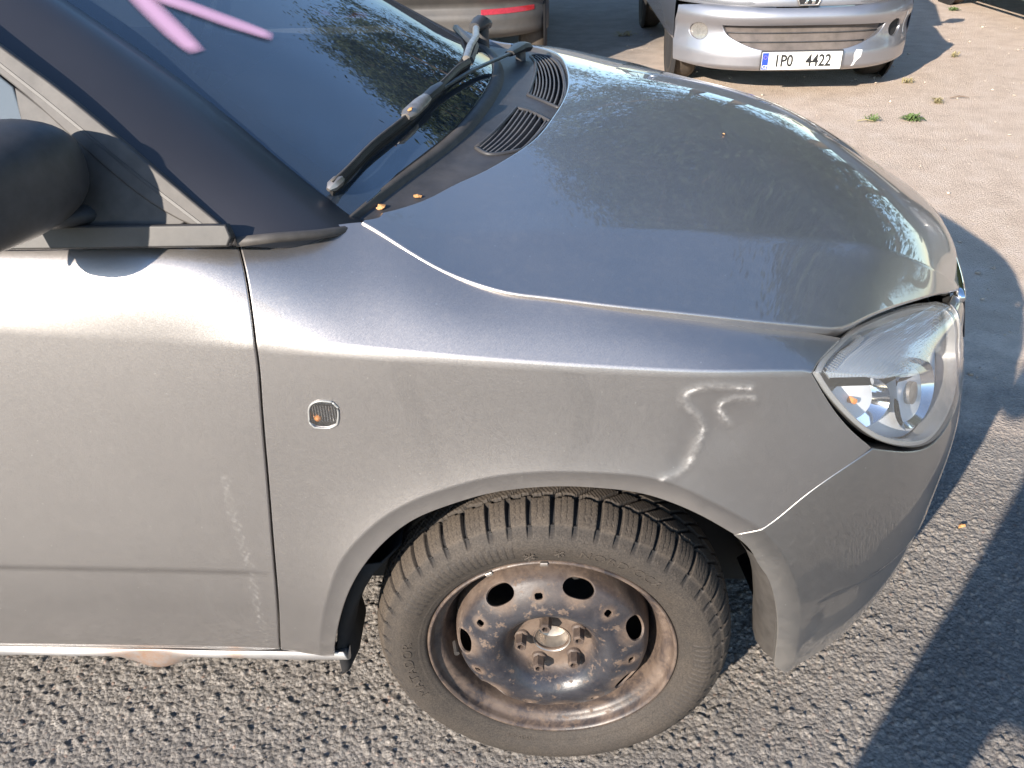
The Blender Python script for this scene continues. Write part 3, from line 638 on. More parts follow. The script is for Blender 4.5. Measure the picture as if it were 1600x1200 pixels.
# side repeater lamp
rc = np.array(D['rep']).mean(0); R0 = [( (x-rc[0])*.86+rc[0], (z-rc[1])*.84+rc[1]) for x, z in D['rep']]
def dome(P2):
    d = pl_dist(np.array(R0), P2); return .0045*np.clip(d/.008, 0, 1)**.6
pane('rep_lens', (.85, .86, .87), (.10, .10, .10), .12, .05)
rep = own(panel('side_repeater', side, R0, M['rep_lens'], res=.0025, hem=.006, r=.001, lift=dome))
own(panel('lamp_base', side, [((x-rc[0])*.98+rc[0], (z-rc[1])*.98+rc[1]) for x, z in D['rep']], M['inner_black'], res=.006, off=-.009, hem=.002), rep)
mb = MB()
for i in range(11):
    x = rc[0]-.018+i*.0036; q = side.ev(np.array([x, x]), np.array([rc[1]-.011, rc[1]+.011])); mb.tube([q[0]+(0, .003, 0), q[1]+(0, .003, 0)], .0008, 5)
own(mb.build('lamp_ribs', M['chrome']), rep)
q = smooth_poly(D['rep'], .003); q = np.vstack([q, q[:1]]); mb = MB(); mb.tube(side.ev(q[:, 0], q[:, 1])+np.array((0, -.0008, 0)), .0016, 6); own(mb.build('lamp_surround', M['lamp_rim'], smooth='all'), rep)
mb = MB(); mb.lathe([(0, -.0045), (.004, -.003), (.005, .001), (.003, .004)], 10, tuple(side.ev(np.array([rc[0]-.009]), np.array([rc[1]-.007]))[0]+(0, .004, 0))); own(mb.build('bulb', M['amber_bulb'], smooth='all'), rep)
# ---- headlight
LO = D['lamp']; cL = np.array(LO).mean(0)
def shrink(L, k): 
    c = np.array(L).mean(0); return [((x-c[0])*k+c[0], (z-c[1])*k+c[1]) for x, z in L]
def ldome(P2): return .010*np.clip(pl_dist(np.array(LO), P2)/.035, 0, 1)**.6
LI = smooth_poly(LO, .012); lsp = np.array(D['lampsplit']); xs = lsp[:, 0]; 
upn = [tuple(p_) for p_ in LI if p_[1] >= np.interp(p_[0], xs, lsp[:, 1])-.001]
hl = own(panel('headlight', side, shrink(LO, .965), M['lamp_bezel'], res=.018, hem=.004, off=-.036, label='headlight with a ribbed upper lens and clear lower bowl'))
own(panel('lens', side, shrink(LO, .975), M['lamp_lens'], res=.011, hem=.010, r=.0035, lift=ldome), hl)
own(panel('lens_frame', side, shrink(LO, .985), M['lamp_rim'], res=.010, hem=.03, r=.002, off=-.004, holes=[shrink(LO, .955)], hole_hem=.012), hl)
own(panel('rubber_gasket', side, shrink(LO, 1.0), M['inner_black'], res=.010, hem=.03, r=.001, off=-.007, holes=[shrink(LO, .968)], hole_hem=.01), hl)
up_poly = [tuple(p_) for p_ in lsp[1:-1]]+[(.742, .955), (.70, .972), (.64, .978), (.56, .976), (.49, .963), (.43, .942), (.385, .905), (.36, .865), (.35, .838)]
own(panel('ribbed_glass', side, up_poly, M['ribbed_lens'], res=.008, hem=.002, r=.001, off=-.005), hl)
rib = MB()
for i in range(34):
    t = i/33; q = np.array([np.interp(t, np.linspace(0, 1, len(lsp)-2), lsp[1:-1, 0]), np.interp(t, np.linspace(0, 1, len(lsp)-2), lsp[1:-1, 1])])
    if t < .42: continue
    q2 = q+np.array((-.016, .012))*(1.1 if t > .6 else .8)
    A_, B_ = side.ev(np.array([q[0], q2[0]]), np.array([q[1], q2[1]])); rib.tube([A_+(0, .003, 0), B_+(0, .003, 0)], .0019, 5)
own(rib.build('lens_ribs', M['clear_lens'], smooth=True), hl)
rib = MB()
for i in range(24):
    t = i/23; x = .345+.09*t; v0 = np.interp(x, [.345, .38, .44, .5], [.838, .90, .95, .975]); 
    A_, B_ = side.ev(np.array([x, x+.011]), np.array([v0-.0, v0-.012])); rib.tube([A_+(0, .005, 0), B_+(0, .006, 0)], .0011, 5)
own(rib.build('lens_ribs', M['clear_lens'], smooth=True), hl)
# bowl: a chrome dish opening outwards below the ribbed glass
def dish(name, s0, v0, ra, rb, dep, m, base_=.020, n=36, k=9):
    c0 = side.ev(np.array([s0]), np.array([v0]))[0]; ta, tb, nn = side.frame(np.array([s0]), np.array([v0])); ta = ta[0]/np.linalg.norm(ta[0]); nn = nn[0]; tb = np.cross(nn, ta)
    V = []; F = []
    for j in range(k+1):
        f = j/k
        for i in range(n):
            a = 2*math.pi*i/n; V.append(c0-nn*(base_+dep*(1-f*f))+ta*(ra*f*math.cos(a)+.0001*math.cos(a))+tb*(rb*f*math.sin(a)+.0001*math.sin(a)))
    for j in range(k):
        for i in range(n): F.append((j*n+i, j*n+(i+1) % n, (j+1)*n+(i+1) % n, (j+1)*n+i))
    return own(link(name, mesh(name, V, F, True), m), hl), c0, nn, ta, tb
_, c0, nn, ta, tb = dish('reflector', .435, .79, .062, .038, .05, M['chrome'])
mb = MB(); mb.tube([c0-nn*.052, c0-nn*.040], [.008, .0075], 12); mb.tube([c0-nn*.040, c0-nn*.026], [.0055, .004], 12); own(mb.build('bulb', M['amber_bulb'], smooth=True), hl)
dish('reflector', .60, .80, .078, .052, .040, M['chrome'], .026)
mb = MB(); c1 = side.ev(np.array([.60]), np.array([.80]))[0]; n1 = side.frame(np.array([.60]), np.array([.80]))[2][0]
mb.tube([c1-n1*.06, c1-n1*.028, c1-n1*.026], [.017, .017, .006], 16); own(mb.build('bulb_shield', M['dull_metal'], smooth=True), hl)
# divider fin seen through the clear bowl
mb = MB(); L_ = []
for s_, v_ in ((.505, .842), (.512, .80), (.525, .76), (.54, .73)):
    p_ = side.ev(np.array([s_]), np.array([v_]))[0]; L_.append(p_)
for A_, B_ in zip(L_[:-1], L_[1:]):
    n_ = np.array((-.35, .9, 0)); mb.add([A_+n_*.016, B_+n_*.016, B_+n_*.06, A_+n_*.06], [(0, 1, 2, 3)])
own(mb.build('divider_fin', M['chrome']), hl)
def hl_mirror():
    o = own(panel('headlight', side, shrink(LO, .985), M['lamp_bezel'], res=.03, hem=.004, off=-.03, mirror=True))
    own(panel('lens', side, shrink(LO, .975), M['lamp_lens'], res=.03, hem=.010, lift=ldome, mirror=True), o)
hl_mirror()
# grille between bonnet and bumper, with a plated surround
gr = own(panel('grille', side, [(.87, .935), (.97, .955), (1.32, .955), (1.67, .955), (1.77, .935), (1.73, .78), (1.64, .745), (1.32, .73), (1.0, .745), (.91, .78)], M['inner_black'], res=.03, hem=.01, off=-.02))
for i in range(9):
    s_ = .95+i*.0925; A_ = side.ev(np.array([s_, s_]), np.array([.76, .93])); mb = MB(); mb.tube([A_[0], A_[1]], .007, 6, flat=.5); own(mb.build('slat', M['black_plastic'], smooth=True), gr)
mb = MB(); q = smooth_poly([(.87, .94), (.97, .962), (1.32, .962), (1.67, .962), (1.77, .94)], .04, False, 200); mb.tube(side.ev(q[:, 0], q[:, 1]), .009, 8); own(mb.build('grille_surround', M['chrome'], smooth='all'), gr)
own(panel('lower_intake', side, [(1.0, .34), (1.64, .34), (1.64, .49), (1.0, .49)], M['inner_black'], res=.04, hem=.0, off=-.03))
fg = own(panel('fog_lamp_recess', side, [(.71, .345), (.96, .345), (.96, .46), (.71, .45)], M['black_plastic'], res=.02, hem=.0, off=-.022))
own(panel('fog_lamp_recess', side, [(.71, .345), (.96, .345), (.96, .46), (.71, .45)], M['black_plastic'], res=.02, hem=.0, off=-.022, mirror=True))
# underside lip of the bumper and the wheel housing
def ribbon(name, rows, m, parent=None, smooth=True, thick=0, **k):
    n = len(rows[0]); V = [tuple(p_) for r_ in rows for p_ in r_]; F = []
    for i in range(len(rows)-1):
        for j in range(n-1): F.append((i*n+j, i*n+j+1, (i+1)*n+j+1, (i+1)*n+j))
    o = link(name, mesh(name, V, F, smooth), m); own(o, parent)
    if thick:
        md = o.modifiers.new('s', 'SOLIDIFY'); md.thickness = thick; md.offset = 0
    return tag(o, **k)
q = smooth_poly([(.40, .228), (.48, .225), (.6, .225), (.75, .225), (.9, .23), (1.14, .235), (1.32, .24), (1.5, .235), (1.74, .23), (1.89, .225), (2.04, .225), (2.16, .225), (2.24, .228)], .03, False, 200)
A_ = side.ev(q[:, 0], q[:, 1]); cen = np.array((.3, .8, 0)); inn = A_-(A_-cen)*np.array((.05, .05, 0)); 
ribbon('bumper_undertray', [A_+(0, .002, .004), A_*.4+inn*.6+(0, 0, -.006), inn+(0, 0, -.006), inn-(A_-cen)*np.array((.3, .3, 0))], M['black_plastic'])
lip = np.array([(0.2589, .557), (0.2852, .529)]+D['bumpb']); lp = side.ev(lip[:, 0], lip[:, 1])
arch_pts = [D['fender'][i] for i in range(10, 26)]
ap = side.ev(np.array([q_[0] for q_ in arch_pts]), np.array([q_[1] for q_ in arch_pts]))
allp = np.vstack([ap, lp]); 
dirs = allp-np.array((.01, 0, .285)); dirs[:, 1] = 0; dirs /= np.linalg.norm(dirs, axis=1)[:, None]
b = MB(); b.box((.01, .335, .42), (.78, .03, .60), bev=.01); own(b.build('wheel_housing_wall', M['inner_black']))
ribbon('wheel_housing', [allp+(0, .022, 0)+dirs*.004, allp+(0, .05, 0)+dirs*.02, allp+(0, .12, 0)+dirs*.02, allp*(1, 0, 1)+(0, .42, 0)+dirs*.0], M['liner_plastic'])
# brownish liner edge seen behind the bumper's arch lip
A0 = lp[2:]; 
ribbon('arch_liner_edge', [A0+(.001, .012, 0), A0+(-.013, .032, .0), A0+(-.021, .055, 0), A0+(-.020, .09, 0)], M['dusty_trim'])
mb = MB(); P0 = side.ev(np.array([-.345]), np.array([.30]))[0]
mf = []
for z, dx in ((.222, .012), (.228, .019), (.24, .021), (.28, .018), (.33, .020), (.38, .026), (.43, .038), (.47, .06)):
    x0 = np.interp(z, [.215, .30, .36, .42, .47], [-.350, -.352, -.334, -.315, -.295]); mf.append([(x0, .004, z), (x0+dx*.6, .012, z-.002), (x0+dx, .05, z), (x0+dx-.004, .13, z)])
ribbon('mud_guard', mf, M['inner_black'], thick=.003)
b = MB(); b.box((-.75, .8, .34), (.72, 1.40, .18), bev=.02); b.box((-2.0, .8, .36), (1.8, 1.2, .2), bev=.02); own(b.build('underbody', M['inner_black']))
# ---------------------------------------------------------------- glasshouse of the silver car
class Flat:
    """leaning side plane: s = X, v = Z"""
    def __init__(s, c=.025, k=.46, bow=0.): s.c, s.k, s.bow = c, k, bow
    def ev(s, a, b): a = np.asarray(a, float); b = np.asarray(b, float); return np.stack([a, s.c+(b-1)*s.k+s.bow*(b-1)**2, b], 1)
    frame = Net.frame
SG = Flat()
wb = [(-.285, .13, .962), (-.262, .165, .970), (-.23, .26, .984), (-.184, .38, .995), (-.15, .5, 1.004), (-.127, .66, 1.009), (-.118, .82, 1.012), (-.132, 1.0, 1.010), (-.158, 1.15, 1.006), (-.20, 1.3, .999), (-.25, 1.435, .982), (-.27, 1.47, .976)]
ys = np.array([p_[1] for p_ in wb]); tt = (ys-ys[0])/(ys[-1]-ys[0])
def xrow(xl, yl, zl, xc, zc):
    return [(xl+(xc-xl)*(1-abs(2*t-1)**2.2), yl+(1.6-2*yl)*t, zl+(zc-zl)*(1-abs(2*t-1)**2.2)) for t in tt]
WS = Net(tt, [0, .5, 1.], [wb, xrow(-.66, .305, 1.212, -.54, 1.252), xrow(-1.02, .405, 1.395, -.93, 1.44)], rad=0)
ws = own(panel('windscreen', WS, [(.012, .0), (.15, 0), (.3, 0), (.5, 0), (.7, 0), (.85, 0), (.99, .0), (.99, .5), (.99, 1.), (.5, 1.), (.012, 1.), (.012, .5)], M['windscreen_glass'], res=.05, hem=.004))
own(panel('glass_border', WS, [(.012, .002), (.5, .002), (.99, .002), (.99, .5), (.99, 1.), (.5, 1.), (.012, 1.), (.012, .5)], M['inner_black'], res=.03, hem=0, off=-.006, holes=[[(.045, .075), (.2, .065), (.5, .06), (.8, .065), (.96, .075), (.965, .5), (.95, .93), (.5, .95), (.05, .93), (.04, .5)]]), ws)
# black wrapped A pillars
pil = Net([0, .3, .62, .85, 1.9], [0, .35, .7, 1.], [
    [(-.382, .026, .992), (-.48, .064, 1.064), (-.588, .110, 1.144), (-.669, .145, 1.200), (-1.03, .29, 1.40)],
    [(-.335, .055, .990), (-.44, .098, 1.065), (-.556, .146, 1.146), (-.64, .185, 1.206), (-1.03, .335, 1.415)],
    [(-.285, .105, .976), (-.392, .150, 1.052), (-.515, .200, 1.138), (-.60, .236, 1.198), (-1.03, .38, 1.418)],
    [(-.255, .160, .958), (-.352, .198, 1.021), (-.49, .252, 1.117), (-.585, .288, 1.176), (-1.02, .42, 1.405)]], rad=0, sg=-1)
po = [(0, 0), (.3, 0), (.62, 0), (.85, 0), (1.9, 0), (1.9, 1), (.85, 1), (.3, 1), (0, 1), (-.02, .7), (-.03, .35)]
own(panel('windscreen_pillar', pil, po, M['matt_black_film'], res=.03, hem=.02, r=.003, label='front pillar wrapped in matt black film'))
own(panel('windscreen_pillar', pil, po, M['matt_black_film'], res=.06, hem=.02, mirror=True))
mb = MB(); q = pil.ev(np.array([0, -.01, -.015, -.01, 0.]), np.array([0, .3, .55, .8, 1.])); mb.tube(q+np.array((.004, -.006, -.006)), .0065, 8); own(mb.build('pillar_foot_seal', M['dusty_trim'], smooth='all'))
mb = MB(); q = pil.ev(np.linspace(0, 1.9, 12), np.zeros(12)); mb.tube(q+np.array((-.006, -.003, -.008)), .0045, 6); own(mb.build('pillar_seal', M['rubber_seal'], smooth='all'))
# door frame, window, mirror sail, belt seal
fr_o = [(-.386, .996), (-.476, 1.066), (-.578, 1.145), (-.655, 1.198), (-.95, 1.375), (-1.36, 1.42), (-1.40, 1.40), (-.97, 1.345), (-.68, 1.190), (-.628, 1.153), (-.427, 1.006), (-.40, .998)]
dr = own(panel('door_window_frame', SG, fr_o, M['dusty_trim'], door and None, res=.02, hem=.012, off=.004, r=.003))
mb = MB(); q = SG.ev(np.array([-.395, -.49, -.60, -.67, -.95]), np.array([.998, 1.0655, 1.1495, 1.2005, 1.366])); mb.tube(q+np.array((0, -.0055, -.008)), .0035, 6); own(mb.build('frame_groove_seal', M['rubber_seal'], smooth=True), dr)
own(panel('window_glass', SG, [(-.640, 1.153), (-.60, 1.004), (-1.36, 1.006), (-1.38, 1.40), (-.96, 1.35)], M['side_glass'], res=.05, hem=.004))
own(panel('mirror_sail', SG, [(-.634, 1.151), (-.440, 1.009), (-.45, 1.004), (-.606, 1.004), (-.618, 1.06)], M['dusty_trim'], res=.02, hem=.006, r=.003, off=.0015))
bs = Flat(.012, .3); own(panel('belt_seal', bs, [(-1.36, .984), (-.9, .986), (-.384, .988), (-.380, .996), (-.384, 1.008), (-.9, 1.008), (-1.36, 1.008)], M['rubber_seal'], res=.02, hem=.012, r=.003, off=.006))
own(panel('rear_window', SG, [(-1.42, 1.03), (-1.40, 1.39), (-2.3, 1.38), (-2.62, 1.22), (-2.7, 1.07)], M['side_glass'], res=.08, hem=.004))
SB = Flat(.03, .46); own(panel('body_pillar', SB, [(-1.36, .95), (-1.36, 1.42), (-1.44, 1.42), (-1.44, .95)], M['matt_black_film'], res=.05, hem=.01))
own(panel('rear_pillar', SB, [(-1.36, 1.375), (-2.3, 1.36), (-2.64, 1.2), (-2.72, 1.06), (-1.4, 1.02), (-1.4, .96), (-3.1, .98), (-3.0, 1.15), (-2.8, 1.38), (-2.4, 1.42), (-1.36, 1.43)], PM, res=.06, hem=.01, attrs=dict(wear_glint=zero, dirt=zero), off=-.01))
o = own(panel('far_side_glass', SG, [(-.44, 1.006), (-1.36, 1.006), (-2.7, 1.06), (-2.62, 1.2), (-2.3, 1.37), (-.97, 1.35)], M['side_glass'], res=.08, hem=.004, mirror=True))
rf = Net([-2.95, -2.4, -1.7, -1.03, -.93], [0, .25, .5, .75, 1.], [[(x, .20+.6*f+.0*x, z-(.0 if 0 else 0)) for x, z in ((-2.95, 1.33), (-2.4, 1.40), (-1.7, 1.425), (-1.15, 1.41), (-1.02, 1.395))] if f == 0 else [(x, .22+1.16*f, z+.05*math.sin(math.pi*f)) for x, z in ((-2.95, 1.33), (-2.4, 1.42), (-1.7, 1.45), (-1.15, 1.43), (-.98, 1.40))] if f < 1 else [(x, 1.40, z) for x, z in ((-2.95, 1.33), (-2.4, 1.40), (-1.7, 1.425), (-1.15, 1.41), (-1.02, 1.395))] for f in (0, .25, .5, .75, 1.)], rad=0)
own(panel('roof', rf, [(-2.95, 0), (-1.0, 0), (-.95, .25), (-.93, .5), (-.95, .75), (-1.0, 1), (-2.95, 1)], PM, res=.08, hem=.02, attrs=dict(wear_glint=zero, dirt=zero)))
mb = MB(); mb.add([(-3.2, .06, .25), (-3.2, 1.54, .25), (-3.22, 1.54, .9), (-3.22, .06, .9), (-2.98, 1.38, 1.33), (-2.98, .22, 1.33)], [(0, 1, 2, 3), (3, 2, 4, 5)]); own(mb.build('tailgate', PM))
# cabin: dashboard, seats, steering wheel, rear shelf
b = MB(); b.box((-.50, .8, .93), (.46, 1.24, .12), bev=.04); b.box((-1.5, .8, .50), (2.2, 1.3, .30), bev=.03); own(b.build('dashboard', M['dash_plastic'], smooth=True))
for y in (.45, 1.15):
    b = MB(); b.box((-1.18, y, .72), (.50, .48, .16), bev=.05); b.box((-1.45, y, 1.0), (.15, .48, .52), Matrix.Rotation(-.25, 3, 'Y'), bev=.06)
    s_ = own(b.build('front_seat', M['seat_cloth'], smooth=True)); b = MB(); b.box((-1.54, y, 1.33), (.09, .26, .17), bev=.04); own(b.build('headrest', M['seat_cloth'], smooth=True), s_)
mb = MB(); Rw = Matrix.Rotation(math.radians(-62), 3, 'Y'); c_ = Vector((-.86, 1.17, 1.02)); ring = [c_+Rw @ Vector((.185*math.cos(a_), .185*math.sin(a_), 0)) for a_ in np.linspace(0, 2*math.pi, 33)]
mb.tube(ring, .017, 8); mb.tube([c_+Rw @ Vector((-.17, 0, 0)), c_+Rw @ Vector((.17, 0, 0))], .016, 6); mb.tube([c_, c_+Vector((.2, 0, -.1))], .03, 8); own(mb.build('steering_wheel', M['dash_plastic'], smooth='all'))
# pale parcel of cloth / sun-visor edge that shows through the glass near the pillar
def stroke(name, pts, wid, parent=None, off=.0022):
    P2 = smooth_poly(pts, .004, False, 200); L = len(P2); V = []; A = []; F = []; S_ = []
    d = np.gradient(P2, axis=0); 
    e_ = WS.frame(P2[:, 0], P2[:, 1]); sx = np.linalg.norm(e_[0], axis=1); sy = np.linalg.norm(e_[1], axis=1)
    dm = d*np.stack([sx, sy], 1); dm /= np.linalg.norm(dm, axis=1)[:, None]; nrm = np.stack([-dm[:, 1]/sx, dm[:, 0]/sy], 1)
    tl = np.linspace(0, 1, L); wv_ = wid*np.interp(tl, [0, .1, .75, 1], [.9, 1., 1., .75])
    K = 9
    for j in range(K):
        f = (j/(K-1)-.5)*2; Q = P2+nrm*(wv_*f)[:, None]; S_.append(Q); 
        A.append((1-abs(f)**1.7)*np.clip((1-tl)*L*.004/ (wid*.9), 0, 1)**.6)
    S_ = np.vstack(S_); A = np.hstack(A); p_ = WS.ev(S_[:, 0], S_[:, 1])+WS.frame(S_[:, 0], S_[:, 1])[2]*off
    for j in range(K-1):
        for i in range(L-1): F.append((j*L+i, j*L+i+1, (j+1)*L+i+1, (j+1)*L+i))
    return own(link(name, mesh(name, p_, F, True, None, dict(soft=A)), M['pink_spray']), parent)
stroke('spray_stroke', [(.117, .532), (.093, .47), (.080, .417), (.071, .367), (.066, .332)], .024, ws, .0022)
stroke('spray_stroke', [(.117, .532), (.113, .472), (.131, .423), (.153, .369), (.170, .332), (.184, .300)], .021, ws, .0030)
# ---------------------------------------------------------------- cowl, vents, wipers
hr = smooth_poly([(-.2525, .02)]+D['h_rear'][1:-1]+[(-.25, 1.48)], .02, False, 200); HR = hood.ev(hr[:, 0], hr[:, 1])
kk = np.linspace(0, 1, 13); gb = WS.ev(kk*.978+.011, np.zeros(13))
dl = np.r_[0, np.cumsum(np.linalg.norm(np.diff(HR, axis=0), axis=1))]; dl /= dl[-1]; he = np.stack([np.interp(kk, dl, HR[:, c]) for c in range(3)], 1)
c0 = gb+np.array((.0, 0, -.006)); c1 = gb*.80+he*.20+np.array((0, 0, -.012)); c2 = gb*.45+he*.55+np.array((0, 0, -.012)); c3 = gb*.2+he*.8+np.array((0, 0, -.010)); c4 = he+np.array((.012, 0, -.013))
cw = Net(kk, [0, .2, .55, .8, 1.], [c0, c1, c2, c3, c4], rad=0, sg=-1)
cowl = own(panel('cowl', cw, [(0, 0), (.25, 0), (.5, 0), (.75, 0), (1, 0), (1, .5), (1, 1), (.75, 1), (.5, 1), (.25, 1), (0, 1), (0, .5)], M['black_plastic'], res=.02, hem=.01,
    holes=[VN, VF], hole_hem=.02))
q = np.linspace(.0, .985, 60); e_ = cw.ev(q, np.zeros(60)); e2 = cw.ev(q, np.full(60, .16)); 
ribbon('glass_foot_seal', [e_+(0, 0, .003), e_*.7+e2*.3+(0, 0, .009), e_*.2+e2*.8+(0, 0, .009), e2+(0, 0, -.002)], M['dusty_trim'])
for poly, n_ in ((VN, 8), (VF, 9)):
    pa = smooth_poly(poly, .01); lo, hi = pa.min(0), pa.max(0)
    own(panel('vent_mesh', cw, [((x-pa[:, 0].mean())*1.05+pa[:, 0].mean(), (y-pa[:, 1].mean())*1.05+pa[:, 1].mean()) for x, y in pa[::3]], M['inner_black'], res=.02, hem=0, off=-.018), cowl)
    mb = MB(); mb.tube(np.vstack([cw.ev(pa[:, 0], pa[:, 1]), cw.ev(pa[:1, 0], pa[:1, 1])])+np.array((0, 0, .001)), .0035, 6); own(mb.build('vent_rim', M['black_plastic'], smooth='all'), cowl)
    for i in range(n_):
        v_ = lo[1]+(hi[1]-lo[1])*(i+.6)/(n_+.2); ts = np.linspace(lo[0], hi[0], 60); P_ = np.stack([ts, np.full(60, v_)], 1); ok = inside(pa, P_)
        if ok.sum() < 4: continue
        T_ = P_[ok]; c_ = cw.ev(T_[::3, 0], T_[::3, 1]); n1 = cw.frame(T_[::3, 0], T_[::3, 1])[2]
        V = []; F = []
        for a_, b_ in zip(c_, n1): V += [a_+b_*.002+(-.0012, 0, 0), a_+b_*.002+(.0014, 0, 0), a_-b_*.014+(.0045, 0, 0), a_-b_*.014+(.002, 0, 0)]
        m_ = len(c_)
        for j in range(m_-1):
            for k_ in range(4): F.append((j*4+k_, j*4+(k_+1) % 4, (j+1)*4+(k_+1) % 4, (j+1)*4+k_))
        own(link('vent_slat', mesh('vent_slat', V, F, False), M['grey_plastic']), cowl)
def onglass(t, v, h):
    a_ = np.array([t]); b_ = np.array([v]); return Vector(WS.ev(a_, b_)[0]+WS.frame(a_, b_)[2][0]*h)
def wline(f, h, dv=0.):     # the blade lies on the glass along this line
    return onglass(np.interp(f, WF, WT), np.interp(f, WF, WV)+dv, h)
WF = [0, .25, .5, .72, .9, 1.]; WT = [.016, .060, .150, .265, .39, .455]; WVV = 0
WV = [.041, .0455, .051, .060, .060, .050]
wp = own(MB().tube([wline(f, .018) for f in np.linspace(.03, 1, 24)], .0055, 6, flat=1.2).build('wiper', M['wiper_black'], smooth=True, ))
own(MB().tube([wline(f, .006) for f in np.linspace(.03, 1, 24)], .0035, 4, flat=2).build('wiper_rubber', M['inner_black']), wp)
own(MB().tube([wline(f, .0235, .0030) for f in np.linspace(.03, 1, 24)], .0020, 5).build('wiper_spoiler_edge', M['dusty_trim'], smooth='all'), wp)  # paler strip paints in the sunlit top edge of the blade
mb = MB(); a_, b_ = wline(0, .016), wline(.10, .018); mb.tube([a_, a_.lerp(b_, .3), a_.lerp(b_, .8), b_], [.003, .0085, .0088, .0065], 8, flat=.9); own(mb.build('wiper_end_cap', M['dull_metal'], smooth=True), wp)
hd_a = onglass(.180, .055, .022); hd_b = onglass(.235, .058, .026)
mb = MB(); mb.tube([hd_a, hd_a.lerp(hd_b, .15), hd_a.lerp(hd_b, .75), hd_b], [.007, .0125, .0125, .010], 10, flat=.8); own(mb.build('wiper_connector', M['dull_metal'], smooth=True), wp)
b_ = onglass(.285, .057, .028); mb = MB(); mb.tube([hd_b, hd_b.lerp(b_, .6), b_], [.010, .011, .008], 8, flat=.8); own(mb.build('wiper_joint', M['wiper_black'], smooth=True), wp)
root = Vector(cw.ev(np.array([.70]), np.array([.42]))[0]); rt_ = root+Vector((-.015, -.10, .034))
mb = MB(); mb.tube([root+Vector((.014, .045, .022)), root+Vector((.005, .0, .030)), rt_], [.020, .019, .011], 8, flat=.6); mb.tube([rt_, hd_b.lerp(rt_, .45)+Vector((0, 0, .006)), hd_b], [.006, .005, .0055], 8, flat=.6); own(mb.build('wiper_arm', M['wiper_black'], smooth=True), wp)
mb = MB(); mb.tube([root+Vector((.005, .01, -.02)), root+Vector((.005, .01, .036))], .012, 12); own(mb.build('wiper_spindle', M['grey_plastic'], smooth=True), wp)
w2 = own(MB().tube([onglass(.455, .058, .022), onglass(.52, .062, .026), onglass(.62, .052, .030), onglass(.78, .030, .032)], [.007, .0075, .0075, .0075], 8, flat=.8).build('wiper', M['dull_metal'], smooth=True))
own(MB().tube([onglass(.470, .050, .016), onglass(.60, .048, .016), onglass(.93, .03, .016)], .009, 6).build('wiper_blade', M['black_plastic'], smooth=True), w2)
a_ = onglass(.80, .028, .030); mb = MB(); mb.tube([a_, a_+Vector((.012, .05, .004)), a_+Vector((.02, .10, -.006))], [.014, .022, .018], 10, flat=.8); mb.tube([a_+Vector((.015, .06, -.06)), a_+Vector((.015, .06, .006))], [.016, .016], 12); own(mb.build('wiper_pivot_cap', M['black_plastic'], smooth=True), w2)
# dry leaf crumbs lying on the cowl and the wiper
def crumb(name, p, sz, seed, m, label, cat='leaf', group=None):
    r_ = random.Random(seed); V = []; n = 9
    for i in range(n):
        a_ = 2*math.pi*i/n; q = sz*(.6+.5*r_.random()); V.append((q*math.cos(a_), q*.7*math.sin(a_), sz*.25*r_.random()))
    V.append((0, 0, sz*.45)); F = [(i, (i+1) % n, n) for i in range(n)]
    V += [(x, y, z-.0012) for x, y, z in V]; F += [(b+n+1, a+n+1, n+n+1) for a, b, _ in F]
    F += [(i, i+n+1, (i+1) % n+n+1, (i+1) % n) for i in range(n)]
    o = link(name, mesh(name, V, F, False), m); o.location = p; o.rotation_euler = (r_.random()*.5, r_.random()*.5, r_.random()*6)
    return tag(o, label, cat, group)
def oncowl(t, v, h=.002): return Vector(cw.ev(np.array([t]), np.array([v]))[0])+Vector((0, 0, h))
def onhood(x, v, h=.014): return Vector(hood.ev(np.array([x]), np.array([v]))[0])+Vector((0, 0, h))
crumb('leaf_crumb', oncowl(*C1), .0085, 1, M['orange_leaf'], 'larger square orange leaf crumb on the black cowl beside the pillar foot')
crumb('leaf_crumb', oncowl(*C2), .0065, 2, M['orange_leaf'], 'smaller ragged orange leaf crumb on the cowl next to the bonnet edge')
crumb('leaf_crumb', onglass(.185, .055, .034), .006, 3, M['orange_leaf'], 'dry brown leaf crumb stuck in the grey wiper connector')
crumb('leaf_crumb', onhood(.305, .52, .005), .004, 4, M['orange_leaf'], 'tiny orange leaf speck in the middle of the bonnet')
# ---------------------------------------------------------------- door mirror
V = []; F = []; nu, nv = 40, 24; mc = Vector((-.6166, -.0668, 1.0817)); R = Matrix.Rotation(-.395, 3, 'Z')
for j in range(nv+1):
    ph = -math.pi/2+math.pi*j/nv
    for i in range(nu):
        th = 2*math.pi*i/nu; f_ = lambda c, e: math.copysign(abs(c)**e, c)
        x = f_(math.cos(ph), .8)*f_(math.cos(th), .8); y = f_(math.cos(ph), .8)*f_(math.sin(th), .8); z = f_(math.sin(ph), .75)
        fx = .067 if x > 0 else .034
        V.append(mc+R @ Vector((x*fx, y*.1305, z*.0643)))
for j in range(nv):
    for i in range(nu): F.append((j*nu+i, j*nu+(i+1) % nu, (j+1)*nu+(i+1) % nu, (j+1)*nu+i))
mir = own(link('door_mirror', mesh('door_mirror', V, F, True), M['black_plastic']))
mb = MB(); mb.tube([(-.60, -.03, 1.045), (-.585, .0, 1.025), (-.575, .03, 1.018), (-.57, .05, 1.016)], [.022, .024, .026, .03], 16, flat=.5); own(mb.build('mirror_stem', M['black_plastic'], smooth='all'), mir)
mb = MB(); mb.box(tuple(mc+R @ Vector((-.0335, -.01, 0))), (.004, .17, .09), R, bev=.002); own(mb.build('mirror_glass', M['chrome']), mir)
m2 = own(link('door_mirror', mesh('door_mirror', [(v[0], 1.6-v[1], v[2]) for v in V], [f[::-1] for f in F], True), M['black_plastic']))
